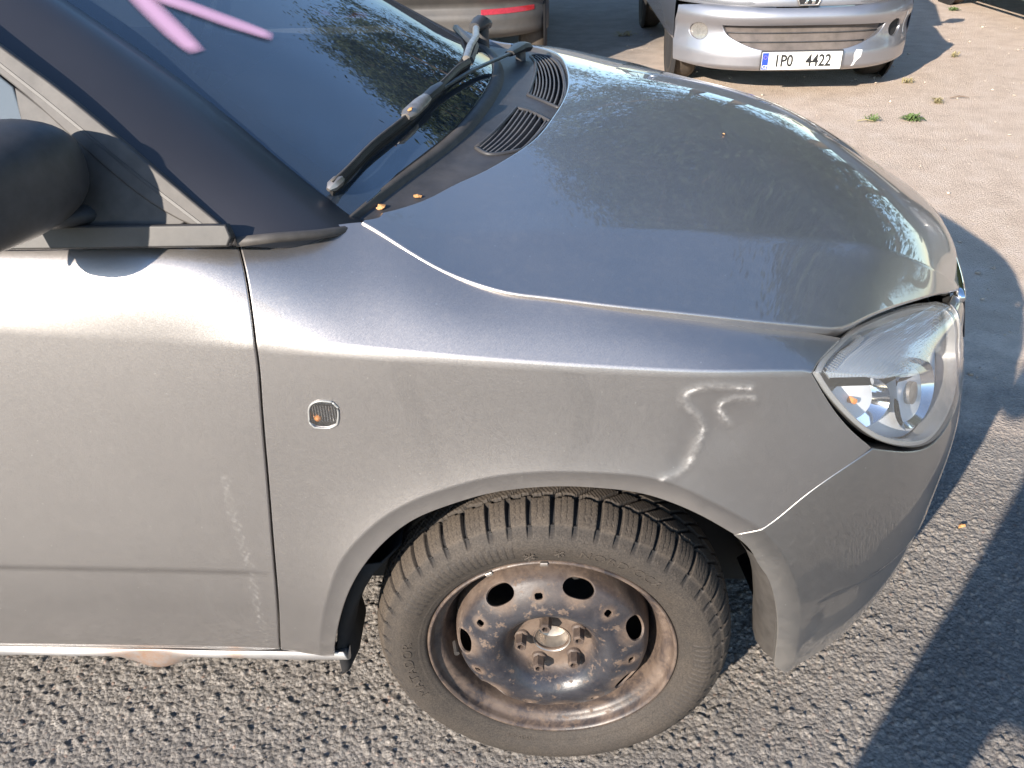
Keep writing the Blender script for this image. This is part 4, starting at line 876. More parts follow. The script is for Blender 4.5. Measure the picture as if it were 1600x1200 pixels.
# ---------------------------------------------------------------- wheels
class Rev:
    """dish turned about the Y axis: s = x, v = z, depth from a profile"""
    def __init__(s, prof): p = np.array(prof); s.r = p[:, 0]; s.M = nat_matrix(s.r); s.y = p[:, 1]
    def ev(s, a, b):
        r = np.hypot(a, b); y = basis(s.r, s.M, r) @ s.y; return np.stack([np.asarray(a, float), y, np.asarray(b, float)], 1)
    frame = Net.frame
_K = 1.0
DISC = Rev([(r_*_K, y_) for r_, y_ in [(0, .030), (.030, .030), (.058, .030), (.066, .025), (.074, .010), (.084, -.002), (.094, -.008), (.106, -.0085), (.118, -.005), (.130, .000), (.142, .007), (.150, .014), (.156, .027), (.160, .05), (.163, .09)]])
def sidewall_prof():
    return [(.1985, .012), (.2020, .002), (.2085, -.005), (.219, -.0105), (.228, -.0145), (.237, -.0165), (.246, -.0165), (.255, -.0135), (.263, -.008), (.270, -.001)]
def tyre(parent, detail=True):
    NA = 2016 if detail else 96
    sp = np.array(sidewall_prof()); Mx = nat_matrix(sp[:, 0])
    yc = np.linspace(.0, .158, 74 if detail else 10)             # across the tread
    def crown(y):
        t = (y-.077)/.083; return .2925-.0225*np.abs(t)**3.2-.002*t*t
    a_ = np.linspace(0, 2*math.pi, NA, endpoint=False); rr = np.random.default_rng(3)
    # shoulder blocks with uneven pitch
    seq = []; 
    while sum(seq) < 2*math.pi: seq.append(rr.choice([.112, .124, .140])) 
    seq = np.array(seq); seq *= 2*math.pi/seq.sum(); edge = np.r_[0, np.cumsum(seq)]
    Rg = .2905
    A, Y = np.meshgrid(a_, yc, indexing='ij')
    def block(shift):
        ph = (A+shift) % (2*math.pi); k = np.clip(np.searchsorted(edge, ph, side='right')-1, 0, len(seq)-1); return (ph-edge[k])*Rg, seq[k]*Rg
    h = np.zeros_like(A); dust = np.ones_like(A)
    if detail:
        u1, L1 = block(0*A); w1 = np.minimum(u1, L1-u1)
        sh = Y < .043
        g = np.where(sh, np.clip(1-(w1-.0030)/.0012, 0, 1), 0)
        nsp = np.round(L1/.0085); su = np.abs(((u1+.0007*np.sign(np.sin(Y*900))) % (L1/nsp))-L1/nsp/2); dash = (np.sin(Y*760) > -.75)
        sip = np.where(sh & (Y > .004) & dash, np.clip(1-(su)/.0008, 0, 1), 0)*(w1 > .005)
        sh2 = (Y-.047)/Rg*1.15
        u2, L2 = block(sh2); w2 = np.minimum(u2, L2-u2); m2 = (Y > .047) & (Y < .078)
        g2 = np.where(m2, np.clip(1-(w2-.0022)/.001, 0, 1), 0)
        sl2 = np.abs(((u2*.8+Y*.9) % .0052)-.0026); sip2 = np.where(m2, np.clip(1-sl2/.0007, 0, 1), 0)
        u3, L3 = block(sh2*1.0+.06); w3 = np.minimum(u3, L3-u3); m3 = Y > .083
        g3 = np.where(m3, np.clip(1-(w3-.0018)/.001, 0, 1), 0)
        c1 = np.clip(1-(np.abs(Y-.0450-.0012*np.sign(np.sin(A*60)))-.0018)/.001, 0, 1); c2_ = np.clip(1-(np.abs(Y-.0805)-.0025)/.001, 0, 1); c3_ = np.clip(1-(np.abs(Y-.118)-.003)/.001, 0, 1)
        G = np.maximum.reduce([g, g2, g3, c1, c2_, c3_]); S = np.maximum(sip, sip2)
        h = -.0085*G-.0018*S*(1-G); dust = np.clip(1-G*1.0-S*.9, 0, 1)  # dust tops kept, grooves and sipes painted dark as their shade
    Rr = crown(Y)+h*(np.clip(Y/.006, .5, 1) if detail else 1)
    # sidewall columns
    rs = np.linspace(.1985, .2695, 40 if detail else 9); ys_ = basis(sp[:, 0], Mx, rs) @ sp[:, 1]
    A2, R2 = np.meshgrid(a_, rs, indexing='ij'); Y2 = np.repeat(ys_[None], len(a_), 0).copy(); dust_shade2 = np.full_like(A2, .55)
    if detail:
        deg = np.degrees(A2); band = (R2 > .2235) & (R2 < .2525)
        z1 = band & ((deg > 102) & (deg < 156)); z2 = band & ((deg > 325) | (deg < 12)); z3 = band & (deg > 225) & (deg < 262)
        wv_ = np.sin(A2*Rg/.0068*2*math.pi/2+R2*40); Y2 -= np.where(z1 | z2, .0011*(wv_ > 0)*np.clip(np.minimum(R2-.2235, .2525-R2)/.003, 0, 1), 0)
        dust_shade2 -= np.where(z1 | z2, .16*(wv_ > 0), 0)
        u1, L1 = (lambda ph: (lambda k: ((ph-edge[k])*Rg, seq[k]*Rg))(np.clip(np.searchsorted(edge, ph, side='right')-1, 0, len(seq)-1)))(A2)
        w1 = np.minimum(u1, L1-u1); ext = np.clip((R2-.2555)/.004, 0, 1)*np.clip(1-(w1-.0036)/.0012, 0, 1); Y2 += .0060*ext*np.clip((R2-.2555)/.010, 0, 1); dust_shade2 *= 1-.9*ext*np.clip((R2-.257)/.008, 0, 1)  # groove ends on the shoulder painted dark the same way
        # raised outlines on the shoulder under each block, thin mould rings
        o1 = (np.abs(R2-.2545) < .0009) | (np.abs(R2-.2125) < .0007); Y2 -= .0007*o1
        zz = (R2 > .2555) & (R2 < .264) & (np.abs((u1-L1*.5)-(R2-.260)*1.6) < .0011); zz |= (R2 > .2555) & (R2 < .264) & (np.abs((u1-L1*.5)-.007-(R2-.260)*1.6) < .0011)
        Y2 -= .0009*zz; dust_shade2 += .15*zz
    V = np.concatenate([np.stack([R2*np.cos(A2), Y2, R2*np.sin(A2)], -1), np.stack([Rr*np.cos(A), Y, Rr*np.sin(A)], -1)], 1); du = np.concatenate([dust_shade2, dust], 1)
    # far shoulder and inner sidewall
    ex = [(.262, .166), (.25, .176), (.22, .18), (.18, .162)]
    V = np.concatenate([V]+[np.stack([np.full(len(a_), r_)*np.cos(a_), np.full(len(a_), y_), r_*np.sin(a_)], -1)[:, None] for r_, y_ in ex], 1); du = np.concatenate([du, np.zeros((len(a_), 4))], 1)
    K = V.shape[1]; i = np.arange(len(a_)); ii, jj = np.meshgrid(i, np.arange(K-1), indexing='ij'); i2 = (ii+1) % len(a_)
    F = np.stack([ii*K+jj, ii*K+jj+1, i2*K+jj+1, i2*K+jj], -1).reshape(-1, 4)
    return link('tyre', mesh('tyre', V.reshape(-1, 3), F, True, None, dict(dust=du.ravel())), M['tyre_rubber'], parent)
def arc_text(body, r0, size, a0, depth, parent, m, y0=-.0178, gap=1.12, stretch=1.0):
    cu = bpy.data.curves.new('t', 'FONT'); cu.body = body; cu.size = size; cu.extrude = depth; cu.resolution_u = 3; cu.space_character = gap
    o = bpy.data.objects.new('t', cu); COL.objects.link(o); bpy.context.view_layer.update()
    me = bpy.data.meshes.new_from_object(o.evaluated_get(bpy.context.evaluated_depsgraph_get())); bpy.data.objects.remove(o)
    sp = np.array(sidewall_prof()); Mx = nat_matrix(sp[:, 0])
    for v in me.vertices:
        x, y, z = v.co; a_ = a0-x*stretch/r0; r_ = r0+y; yy = float((basis(sp[:, 0], Mx, np.array([r_])) @ sp[:, 1])[0])
        v.co = (r_*math.cos(a_), yy-z, r_*math.sin(a_))
    me.materials.clear(); at = me.attributes.new('dust', 'FLOAT', 'POINT'); at.data.foreach_set('value', np.full(len(me.vertices), .72, np.float32))
    return link('lettering', me, m, parent)
wheel = bpy.data.objects.new('front_wheel', None); COL.objects.link(wheel); wheel.empty_display_size = .1
own(wheel); wheel.location = (0, 0, .285); wheel.rotation_euler = (0, 0, math.radians(-1.2))
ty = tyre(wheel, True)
arc_text('NORDICCA', .2275, .0205, math.radians(80), .0012, ty, M['tyre_rubber'], stretch=1.15)
arc_text('MATADOR', .2255, .021, math.radians(205), .0012, ty, M['tyre_rubber'], stretch=1.15)
arc_text('185/55 R15', .2125, .009, math.radians(262), .0009, ty, M['tyre_rubber'])
def flake(a0, r0, sz):
    mb = MB()
    for k_ in range(3):
        an = k_*math.pi/3
        c_ = Vector((r0*math.cos(a0), -.0172, r0*math.sin(a0))); d_ = Vector((math.cos(an+a0), 0, math.sin(an+a0)))
        mb.tube([c_-d_*sz, c_+d_*sz], .0008, 4)
        for sg in (-1, 1):
            for t in (.45, .75):
                for q_ in (-1, 1):
                    e_ = Vector((math.cos(an+a0+q_*.9), 0, math.sin(an+a0+q_*.9)))*sg; mb.tube([c_+d_*sg*sz*t, c_+d_*sg*sz*t+e_*sz*.3], .0006, 4)
    o = mb.build('snowflake_mark', M['tyre_rubber'], ty); at = o.data.attributes.new('dust', 'FLOAT', 'POINT'); at.data.foreach_set('value', np.full(len(o.data.vertices), .85, np.float32))
flake(math.radians(98), .2265, .0085); flake(math.radians(87), .233, .0075)
def rim(parent):
    pr = [(r_*1.022, y_) for r_, y_ in [(.1965, .009), (.1972, .002), (.1955, -.0025), (.1925, -.002), (.1905, .004), (.1895, .010), (.1870, .0145), (.1815, .017), (.1775, .020), (.1745, .026), (.1725, .036), (.170, .048), (.1655, .060), (.160, .07), (.157, .09), (.157, .15), (.165, .165), (.17, .17)]]
    return MB().lathe(pr, 144).build('rim', M['rusty_brown_steel'], parent, smooth='all')
rm = rim(wheel); at = rm.data.attributes.new('rust', 'FLOAT', 'POINT'); at.data.foreach_set('value', np.full(len(rm.data.vertices), .2, np.float32))
holes = []; sq = []
for i in range(7):
    a_ = math.radians(98.5+i*360/7); 
    def loc(r_, t_, a_=a_): return (r_*math.cos(a_)-t_*math.sin(a_), r_*math.sin(a_)+t_*math.cos(a_))
    h_ = .0056; q = [loc(.1290+x*h_, y*h_*1.25) for x, y in ((-1, -.55), (-1, .55), (-.55, 1), (.55, 1), (1, .55), (1, -.55), (.55, -1), (-.55, -1))]; holes.append(q); sq.append(a_)
    a2 = a_+math.pi/7
    def loc2(r_, t_, a_=a2): return (r_*math.cos(a_)-t_*math.sin(a_), r_*math.sin(a_)+t_*math.cos(a_))
    holes.append([loc2(.1425+.0135*math.sin(t)*(1.0 if math.sin(t) < 0 else .9), 0.0265*math.copysign(abs(math.cos(t))**.75, math.cos(t))) for t in np.linspace(0, 2*math.pi, 18)[:-1]])
bore = [(.0285*math.cos(t), .0285*math.sin(t)) for t in np.linspace(0, 2*math.pi, 28)[:-1]]
def rustmap(S2, V):
    r_ = np.hypot(S2[:, 0], S2[:, 1]); a_ = np.arctan2(S2[:, 1], S2[:, 0]); k = np.clip(1-(r_-.060)/.014, 0, 1)*.95
    for i in range(7):
        for rr_, off, w_ in ((.129, 0, .012), (.143, math.pi/7, .027)):
            an = math.radians(98.5+i*360/7)+off; c_ = np.array((rr_*math.cos(an), rr_*math.sin(an))); d_ = np.hypot(*(S2-c_).T); k = np.maximum(k, np.clip(1.25-(d_-w_*.35)/(w_*.75), 0, .85))
    k = np.maximum(k, np.clip((r_-.148)/.01, 0, .7)); top = np.clip((S2[:, 1]-.06)/.09, 0, 1)*np.clip((r_-.10)/.03, 0, 1)
    return np.maximum(k, top*.4)
rout = [(.1622*math.cos(t), .1622*math.sin(t)) for t in np.linspace(0, 2*math.pi, 120)[:-1]]
def liftd(P2):
    z = np.zeros(len(P2))
    for a_ in sq: z += .0022*np.exp(-(np.hypot(P2[:, 0]-.129*math.cos(a_), P2[:, 1]-.129*math.sin(a_))/.010)**2)
    return z
wd = panel('wheel_disc', DISC, rout, M['rusty_black_steel'], wheel, res=.0042, hem=.003, r=.001, holes=holes+[bore], attrs=dict(rust=rustmap), lift=liftd, label='pressed steel wheel disc, black paint spotted with rust')
mb = MB(); mb.lathe([(.0, .062), (.018, .060), (.0255, .056), (.0275, .048), (.0275, .034), (.0295, .030), (.031, .0285), (.031, .034)], 40); hb = mb.build('hub', M['dull_metal'], wheel, smooth=True)
mb = MB(); mb.lathe([(.155, .075), (.12, .09), (.05, .08), (.03, .06)], 40); mb.build('brake_disc', M['inner_black'], wheel, smooth='all')
bolt0 = None
for i in range(5):
    a_ = math.radians(101+72*i); c_ = (.050*math.cos(a_), 0, .050*math.sin(a_))
    if bolt0 is None:
        mb = MB(); mb.lathe([(.0125, .031), (.0115, .0265), (.0095, .0245), (.0088, .0240)], 24); hx = [(.0098, .025), (.0098, .0060), (.0086, .0035), (.0058, .0035), (.0052, .006), (.0052, .016), (0, .016)]
        mb.lathe(hx, 6); bolt0 = mb.build('wheel_bolt', M['rusty_brown_steel'], wheel, smooth=False); bolt0.location = c_
        at = bolt0.data.attributes.new('rust', 'FLOAT', 'POINT'); at.data.foreach_set('value', np.full(len(bolt0.data.vertices), .6, np.float32))
    else:
        o = bolt0.copy(); COL.objects.link(o); o.location = c_; o.rotation_euler = (0, i*.7, 0)
mb = MB(); mb.tube([(.162*math.cos(3.25), .030, .162*math.sin(3.25)), (.156*math.cos(3.25), .006, .156*math.sin(3.25))], .0045, 8); mb.build('tyre_valve', M['rubber_seal'], wheel, smooth=True)
for a_ in (math.radians(93), math.radians(118)):
    mb = MB(); mb.box((.1985*math.cos(a_), -.003, .1985*math.sin(a_)), (.012, .006, .006), Matrix.Rotation(-a_+math.pi/2, 3, 'Y'), bev=.001)
    mb.build('balance_weight', M['dull_metal'], wheel)
def low_wheel(name, loc, side_=1, r=1., parent=None, rimm='dull_metal', rz=0):
    e = bpy.data.objects.new(name, None); COL.objects.link(e); e.empty_display_size = .1; e.parent = parent; e.location = loc; e.rotation_euler = (0, 0, rz)
    tm = LOWT.copy() if False else LOWT
    o = link('tyre', tm, M['tyre_rubber'], e); o.scale = (r, side_*r, r)
    o = link('wheel_disc', LOWR, M[rimm], e); o.scale = (r, side_*r, r)
    return e
tmp = tyre(None, False); LOWT = tmp.data; bpy.data.objects.remove(tmp)
LOWR = MB().lathe([(.1965, .006), (.190, .0), (.184, .012), (.17, .03), (.155, .028), (.14, .012), (.10, .0), (.07, .01), (.055, .028), (0, .028)], 40).build('tmp', M['dull_metal'], None, smooth='all'); tmp = LOWR; LOWR = LOWR.data; bpy.data.objects.remove(tmp)
for nm, lc, sd in (('rear_wheel', (-2.451, 0, .285), 1), ('front_wheel', (0, 1.6, .285), -1), ('rear_wheel', (-2.451, 1.6, .285), -1)):
    own(low_wheel(nm, (0, 0, 0), sd)).location = lc
# ---------------------------------------------------------------- ground: one wide sheet, with the near tarmac's stones as relief
def relief(nx, ny, cell, seed, cover=.9):
    r_ = np.random.default_rng(seed); H = np.zeros((ny, nx), np.float32)
    cnt = int(nx*ny*cell*cell*12500*cover)
    cx = r_.random(cnt)*nx; cy = r_.random(cnt)*ny; R = (.0014+.0055*r_.random(cnt)**3.2)/cell; hh = .0008+.0043*r_.random(cnt)**1.5
    an = r_.random(cnt)*math.pi; el = 1+.5*r_.random(cnt); tx = (r_.random(cnt)-.5)*.8; ty_ = (r_.random(cnt)-.5)*.8
    for x, y, R_, h_, a_, e_, t1, t2 in zip(cx, cy, R, hh, an, el, tx, ty_):
        k = int(math.ceil(R_*e_))+1; x0, x1 = max(int(x)-k, 0), min(int(x)+k+1, nx); y0, y1 = max(int(y)-k, 0), min(int(y)+k+1, ny)
        X, Y = np.meshgrid(np.arange(x0, x1)-x, np.arange(y0, y1)-y); c, s = math.cos(a_), math.sin(a_)
        u, v = (X*c+Y*s)/(R_*e_), (-X*s+Y*c)/R_; d = np.maximum(np.abs(u)**2.6+np.abs(v)**2.6, 1e-6)
        z = h_*(np.clip(1.25-d, 0, 1)**.45)*(1+t1*u+t2*v)*(d < 1.25)
        H[y0:y1, x0:x1] = np.maximum(H[y0:y1, x0:x1], z)
    return H
X0, X1, Y0, Y1, CE = -1.15, 1.95, -.34, 1.66, .0033
nx, ny = int((X1-X0)/CE)+1, int((Y1-Y0)/CE)+1
gx = X0+np.arange(nx)*CE; gy = Y0+np.arange(ny)*CE; GX, GY = np.meshgrid(gx, gy)
H = relief(nx, ny, CE, 5)
def lowf(X, Y, seed, sc):
    r_ = np.random.default_rng(seed); z = np.zeros_like(X)
    for i in range(9): kx, ky = r_.normal(size=2)*sc; z += np.sin(X*kx+Y*ky+r_.random()*6.28)
    return z/9
fade = np.clip((1.75-(GY+.22*GX)+.25*lowf(GX, GY, 3, 5))/.9, 0.12, 1)
edge = np.minimum.reduce([(GX-X0)/.06, (X1-GX)/.12, (GY-Y0)/.06, (Y1-GY)/.15]).clip(0, 1)
Z = (H*fade*1.0-.0022*fade+.0012*lowf(GX, GY, 8, 9)+.0007*lowf(GX, GY, 9, 60))*edge-.008*(1-edge)
V = np.stack([GX, GY, Z], -1).reshape(-1, 3)
jj, ii = np.meshgrid(np.arange(ny-1), np.arange(nx-1), indexing='ij')
F = np.stack([jj*nx+ii, jj*nx+ii+1, (jj+1)*nx+ii+1, (jj+1)*nx+ii], -1).reshape(-1, 4)
gr_ = link('tarmac', mesh('tarmac', V, F, True), M['gritty_tarmac'], kind='structure')
# wide sheet, finer near the yard, sunk a little below the relief patch
def axis_pts(a, b, lo, hi, st): 
    m = list(np.arange(lo, hi+1e-6, st)); l = [lo-(lo-a)*(k/14)**2.2 for k in range(14, 0, -1)]; r = [hi+(b-hi)*(k/14)**2.2 for k in range(1, 15)]; return np.array(l+m+r)
ax = axis_pts(-200, 200, -4, 9, .05); ay = axis_pts(-200, 200, -2, 12, .05); AX, AY = np.meshgrid(ax, ay)
hole_ = ((AX > X0+.1) & (AX < X1-.14) & (AY > Y0+.1) & (AY < Y1-.17))
AZ = -.0045+.006*lowf(AX, AY, 21, 1.3)*np.clip(AY-1.6, 0, 1)+.003*lowf(AX, AY, 22, 6)*np.clip(AY-1.6, 0, 1)-.03*hole_
n1 = len(ax); jj, ii = np.meshgrid(np.arange(len(ay)-1), np.arange(n1-1), indexing='ij')
F = np.stack([jj*n1+ii, jj*n1+ii+1, (jj+1)*n1+ii+1, (jj+1)*n1+ii], -1).reshape(-1, 4)
link('ground', mesh('ground', np.stack([AX, AY, AZ], -1).reshape(-1, 3), F, True), M['sandy_yard'], kind='structure')
# loose grit in the yard
r_ = np.random.default_rng(12); V = []; F = []
ico = np.array([(0, 0, 1), (.89, 0, .45), (.28, .85, .45), (-.72, .53, .45), (-.72, -.53, .45), (.28, -.85, .45), (.72, .53, -.45), (-.28, .85, -.45), (-.89, 0, -.45), (-.28, -.85, -.45), (.72, -.53, -.45), (0, 0, -1)])
icf = [(0, 1, 2), (0, 2, 3), (0, 3, 4), (0, 4, 5), (0, 5, 1), (1, 6, 2), (2, 7, 3), (3, 8, 4), (4, 9, 5), (5, 10, 1), (2, 6, 7), (3, 7, 8), (4, 8, 9), (5, 9, 10), (1, 10, 6), (6, 11, 7), (7, 11, 8), (8, 11, 9), (9, 11, 10), (10, 11, 6)]
for i in range(1500):
    y = 1.3+r_.random()**1.5*6.5; x = -1+r_.random()*(6+y*.3); s = (.003+.006*r_.random()**4)*(1+.06*y)
    V.append(ico*s*np.array((1, .8+.4*r_.random(), .6))*(1+.25*r_.normal(size=(12, 1)))+np.array((x, y, s*.25))); F.append(np.array(icf)+12*i)
simple('grit_stone', (.42, .35, .28), .9, 0, 0, .5, 5)
link('gravel', mesh('gravel', np.vstack(V), np.vstack(F), False), M['grit_stone'], kind='stuff')
# weeds and twigs on the dirt
simple('weed_leaf', (.10, .15, .045), .6, 0, 0, .4, 60); simple('dry_weed', (.26, .22, .11), .8, 0, 0, .4, 60)
def tuft(x, y, n, ln, m, seed, label, group=None):
    r_ = random.Random(seed); V = []; F = []
    for i in range(n):
        a_ = r_.random()*6.28; l = ln*(.4+.8*r_.random()); w_ = .0035+.004*r_.random(); h_ = .012+.03*r_.random(); q = Vector((math.cos(a_), math.sin(a_), 0)); pr = Vector((-q.y, q.x, 0))
        c_ = Vector((r_.gauss(0, ln*.25), r_.gauss(0, ln*.12), -.003)); b = len(V)
        V += [c_-pr*w_*.4, c_+pr*w_*.4, c_+q*l*.5+pr*w_+Vector((0, 0, h_)), c_+q*l*.5-pr*w_+Vector((0, 0, h_)), c_+q*l+Vector((0, 0, h_*.5))]
        F += [(b, b+1, b+2, b+3), (b+3, b+2, b+4)]
    o = link('weed', mesh('weed', V, F, False), M[m]); o.location = (x, y, 0); return tag(o, label, 'weed')
tuft(2.22, 4.33, 70, .075, 'weed_leaf', 1, 'largest green weed tuft growing from the sandy ground in front of the parked cars')
tuft(1.98, 4.33, 22, .05, 'weed_leaf', 2, 'small sparse green weed just beside the largest tuft on the sandy ground')
tuft(2.57, 5.35, 18, .05, 'dry_weed', 3, 'dry yellowish weed at the edge of the silver car front shadow')
tuft(2.53, 4.75, 30, .055, 'dry_weed', 4, 'flat brownish green weed between the largest tuft and the thin twig')
tuft(3.25, 6.25, 14, .05, 'dry_weed', 5, 'tiny dry weed on the sand right of the silver car shadow')
tuft(4.25, 8.7, 34, .08, 'weed_leaf', 6, 'green weed by the dark car shadow at the far edge of the yard')
tuft(.72, 7.6, 30, .13, 'dry_weed', 7, 'straggly weed on the worn grey tarmac behind the bonnet')
def twig(x, y, l, an, r, label, m='dry_twig'):
    mb = MB(); p = [Vector((x-l/2*math.cos(an), y-l/2*math.sin(an), .006)), Vector((x, y+.01, .014)), Vector((x+l/2*math.cos(an), y+l/2*math.sin(an), .006))]; mb.tube(p, [r*.6, r, r*.4], 6)
    mb.build('twig', M[m], None, smooth=True, label=label, cat='twig')
twig(2.72, 4.85, .13, .05, .004, 'thin dark twig lying alone on the pale sand'); twig(2.43, 2.93, .16, -.2, .003, 'curved twig on the sand near the right edge beside a dark stain'); twig(1.93, 4.30, .10, -.12, .004, 'pale straw stalk left of the small weed', 'dry_weed')
crumb('leaf', Vector((.975, .62, .008)), .011, 9, M['orange_leaf'], 'small yellowish leaf on the shaded tarmac at the lower right')
# ---------------------------------------------------------------- parked cars in the yard
def loft(name, secs, m, parent, close=False, smooth=True):
    n = len(secs[0]); V = [p_ for s_ in secs for p_ in s_]; F = []
    for i in range(len(secs)-1):
        for j in range(n-1): F.append((i*n+j, i*n+j+1, (i+1)*n+j+1, (i+1)*n+j))
    me = mesh(name, V, F, smooth); 
    import bmesh
    b = bmesh.new(); b.from_mesh(me); bmesh.ops.recalc_face_normals(b, faces=b.faces); b.to_mesh(me); b.free(); me.polygons.foreach_set('use_smooth', np.full(len(me.polygons), smooth))
    if smooth: me.set_sharp_from_angle(angle=math.radians(35))
    return link(name, me, m, parent)
def parked(name, loc, rz, W, L, zs, mname, label, front=True, cut=.28, wheels=(.76, 3.2), roof=1.43, beltz=.93, lowz=.2, wr=1.0, nose_y=.0):
    """a parked car whose near end faces -Y in its own axes; zs = heights of the near-end deck along y"""
    root = empty(name, loc, rz, label=label, cat='car'); w_ = W/2; m = M[mname]
    st = [(.40, zs[1]-.02, .985), (.55, zs[1], .99), (.9, zs[2], 1.), (1.1, beltz, 1.), (2.0, beltz+.02, 1.), (3.2, beltz+.03, 1.), (L-.4, beltz, .97), (L, beltz-.1, .85)]
    secs = []
    for y, z, k in st:
        h = w_*k; s_ = [(-h*.9, y, lowz), (-h, y, lowz+.12), (-h, y, .55), (-h*.985, y, z-.10), (-h*.90, y, z), (-h*.45, y, z+.03), (0, y, z+.04)]
        secs.append(s_+[(-x, y_, z_) for x, y_, z_ in s_[:-1][::-1]])
    loft('body', secs, m, root)
    dk_ = [[(-w_*k, y, z-.05), (-w_*k*.93, y, z), (-w_*.5*k, y, z+.03), (0, y, z+.035), (w_*.5*k, y, z+.03), (w_*k*.93, y, z), (w_*k, y, z-.05)] for y, z, k in ((.05+nose_y, zs[0], .60), (.12+nose_y, zs[0]+.05, .74), (.25, zs[0]+.09, .86), (.42, zs[1]-.02, .985))]
    loft('deck', dk_, m, root)
    # wings and arches: dark discs behind the wheels
    for y in wheels:
        for sx in (-1, 1):
            mb = MB(); mb.lathe([(0, 0), (.33*wr, 0), (.34*wr, .02)], 28); o = mb.build('wheel_arch', M['inner_black'], root, smooth='all'); o.location = (sx*(w_-.03), y, .30*wr); o.rotation_euler = (0, 0, math.radians(90 if sx < 0 else -90)*-1)
            o.location.x -= sx*.001
            e = low_wheel('wheel', (sx*(w_-.045), y, .285*wr), 1, wr, root, rz=-math.pi/2 if sx < 0 else math.pi/2)
    # greenhouse
    g = []
    for y, h, z in ((1.0, .80, beltz+.02), (1.55, .70, roof-.07), (1.9, .66, roof), (2.8, .64, roof), (L-.75, .66, roof-.07), (L-.2, .74, beltz+.05)):
        hh = w_*h/.82; zb = beltz+.0; gl_ = w_*.90
        g.append([(-gl_, y, zb), (-hh, y, z), (0, y, z+.03*(z > roof-.2)), (hh, y, z), (gl_, y, zb)])
    loft('window_band', g, M['far_glass'], root, smooth=False)
    r_ = [[(-w_*.66/.82, y, z), (-w_*.3, y, z+.03), (w_*.3, y, z+.03), (w_*.66/.82, y, z)] for y, z in ((1.58, roof-.045), (1.9, roof+.012), (2.8, roof+.012), (L-.8, roof-.05))]
    o = loft('roof', r_, m, root); md = o.modifiers.new('s', 'SOLIDIFY'); md.thickness = .04; md.offset = 0
    for sx in (-1, 1):
        for pp, rr_ in (([(sx*w_*.88, 1.0, beltz+.01), (sx*w_*.77, 1.58, roof-.05)], .035), ([(sx*w_*.86, 2.15, beltz), (sx*w_*.78, 2.2, roof-.01)], .03), ([(sx*w_*.88, L-.3, beltz), (sx*w_*.78, L-.8, roof-.05)], .05)): MB().tube(pp, rr_, 8, flat=.7).build('roof_pillar', m, root, smooth='all')
        if front:
            mb = MB(); mb.tube([(sx*(w_-.02), 1.12, beltz+.03), (sx*(w_+.05), 1.14, beltz+.05), (sx*(w_+.09), 1.14, beltz+.08), (sx*(w_+.18), 1.16, beltz+.08)], [.025, .03, .075, .055], 12, flat=.9); mb.build('door_mirror', M['black_plastic'], root, smooth=True)
    return root
zero_att = dict(wear_glint=zero, dirt=lambda S2, V: .12+0*V[:, 2])
class NetL(Net): pass
def bumper_net(W, prof, wrap=.40, pw=3.4):
    us = np.linspace(-W/2, W/2, 17); zs = [p_[0] for p_ in prof]
    return Net(us, zs, [[(u*(1-.0*abs(u)), y+wrap*(abs(u)/(W/2))**pw, z) for u in us] for z, y in prof], rad=0)
PX, PY = 1.672, 4.955
pcar = parked('silver_parked_car', (PX, PY, 0), math.radians(-.6), 1.64, 3.82, (.66, .80, .90), 'far_silver_paint', 'silver parked car facing us with number plate 1P0 4422 and scuffed bumper', wheels=(.77, 3.2), nose_y=.06, lowz=.22)
BN = bumper_net(1.62, [(.165, .06), (.185, .02), (.22, .004), (.28, .0), (.335, .018), (.39, .030), (.44, .024), (.475, .0), (.51, -.014), (.545, .0), (.575, .04), (.59, .09)])
intake = [(-.53, .455), (-.50, .40), (-.43, .355), (-.33, .318), (-.24, .300), (.24, .300), (.34, .318), (.45, .355), (.53, .40), (.56, .450), (.3, .456), (0, .458), (-.3, .458)]
def circ(u, z, r): return [(u+r*math.cos(t), z+r*math.sin(t)) for t in np.linspace(0, 2*math.pi, 17)[:-1]]
panel('front_bumper', BN, [(-.80, .20), (-.6, .175), (-.3, .168), (0, .166), (.3, .168), (.6, .175), (.80, .20), (.805, .4), (.79, .55), (.6, .575), (.3, .565), (0, .56), (-.3, .565), (-.6, .575), (-.79, .55), (-.805, .4)], M['far_silver_paint'], pcar, res=.025, hem=.03, r=.006, holes=[intake, circ(-.66, .405, .058), circ(.645, .405, .058)], attrs=zero_att)
simple('plastic_mesh', (.075, .062, .058), .7, 0, 0, .35, 12, dust=.4)
panel('lower_grille', BN, [(u*1.02, (z-.38)*1.03+.38) for u, z in intake], M['plastic_mesh'], pcar, res=.03, hem=0, off=-.035)
for z in (.350, .405):
    hw = np.interp(z, [.30, .355, .40, .455], [.24, .43, .5, .53])
    mb = MB(); mb.tube(BN.ev(np.linspace(-hw, hw, 12), np.full(12, z))+np.array((0, .028, 0)), .004, 5); mb.build('grille_bar', M['black_plastic'], pcar, smooth='all')
for u in (-.66, .645):
    f_ = panel('fog_lamp', BN, circ(u, .405, .054), M['dull_metal'] if u < 0 else M['inner_black'], pcar, res=.02, hem=.004, off=-.018)
    if u < 0: 
        fl_ = panel('fog_lens', BN, circ(u, .405, .05), M['clear_lens'], f_, res=.02, hem=.0, off=-.008)
panel('bumper_scuff', BN, [(.36, .30), (.40, .295), (.395, .25), (.375, .235), (.355, .20), (.335, .195), (.35, .24), (.345, .27)], M['scuff_white'], pcar, res=.012, hem=.0, off=.0015, label='white bare patch scraped on the bumper')
panel('bumper_scuff', BN, [(.735, .50), (.755, .46), (.745, .40), (.752, .36), (.742, .35), (.735, .40), (.74, .45), (.728, .49)], M['scuff_white'], pcar, res=.012, hem=0, off=.0015)
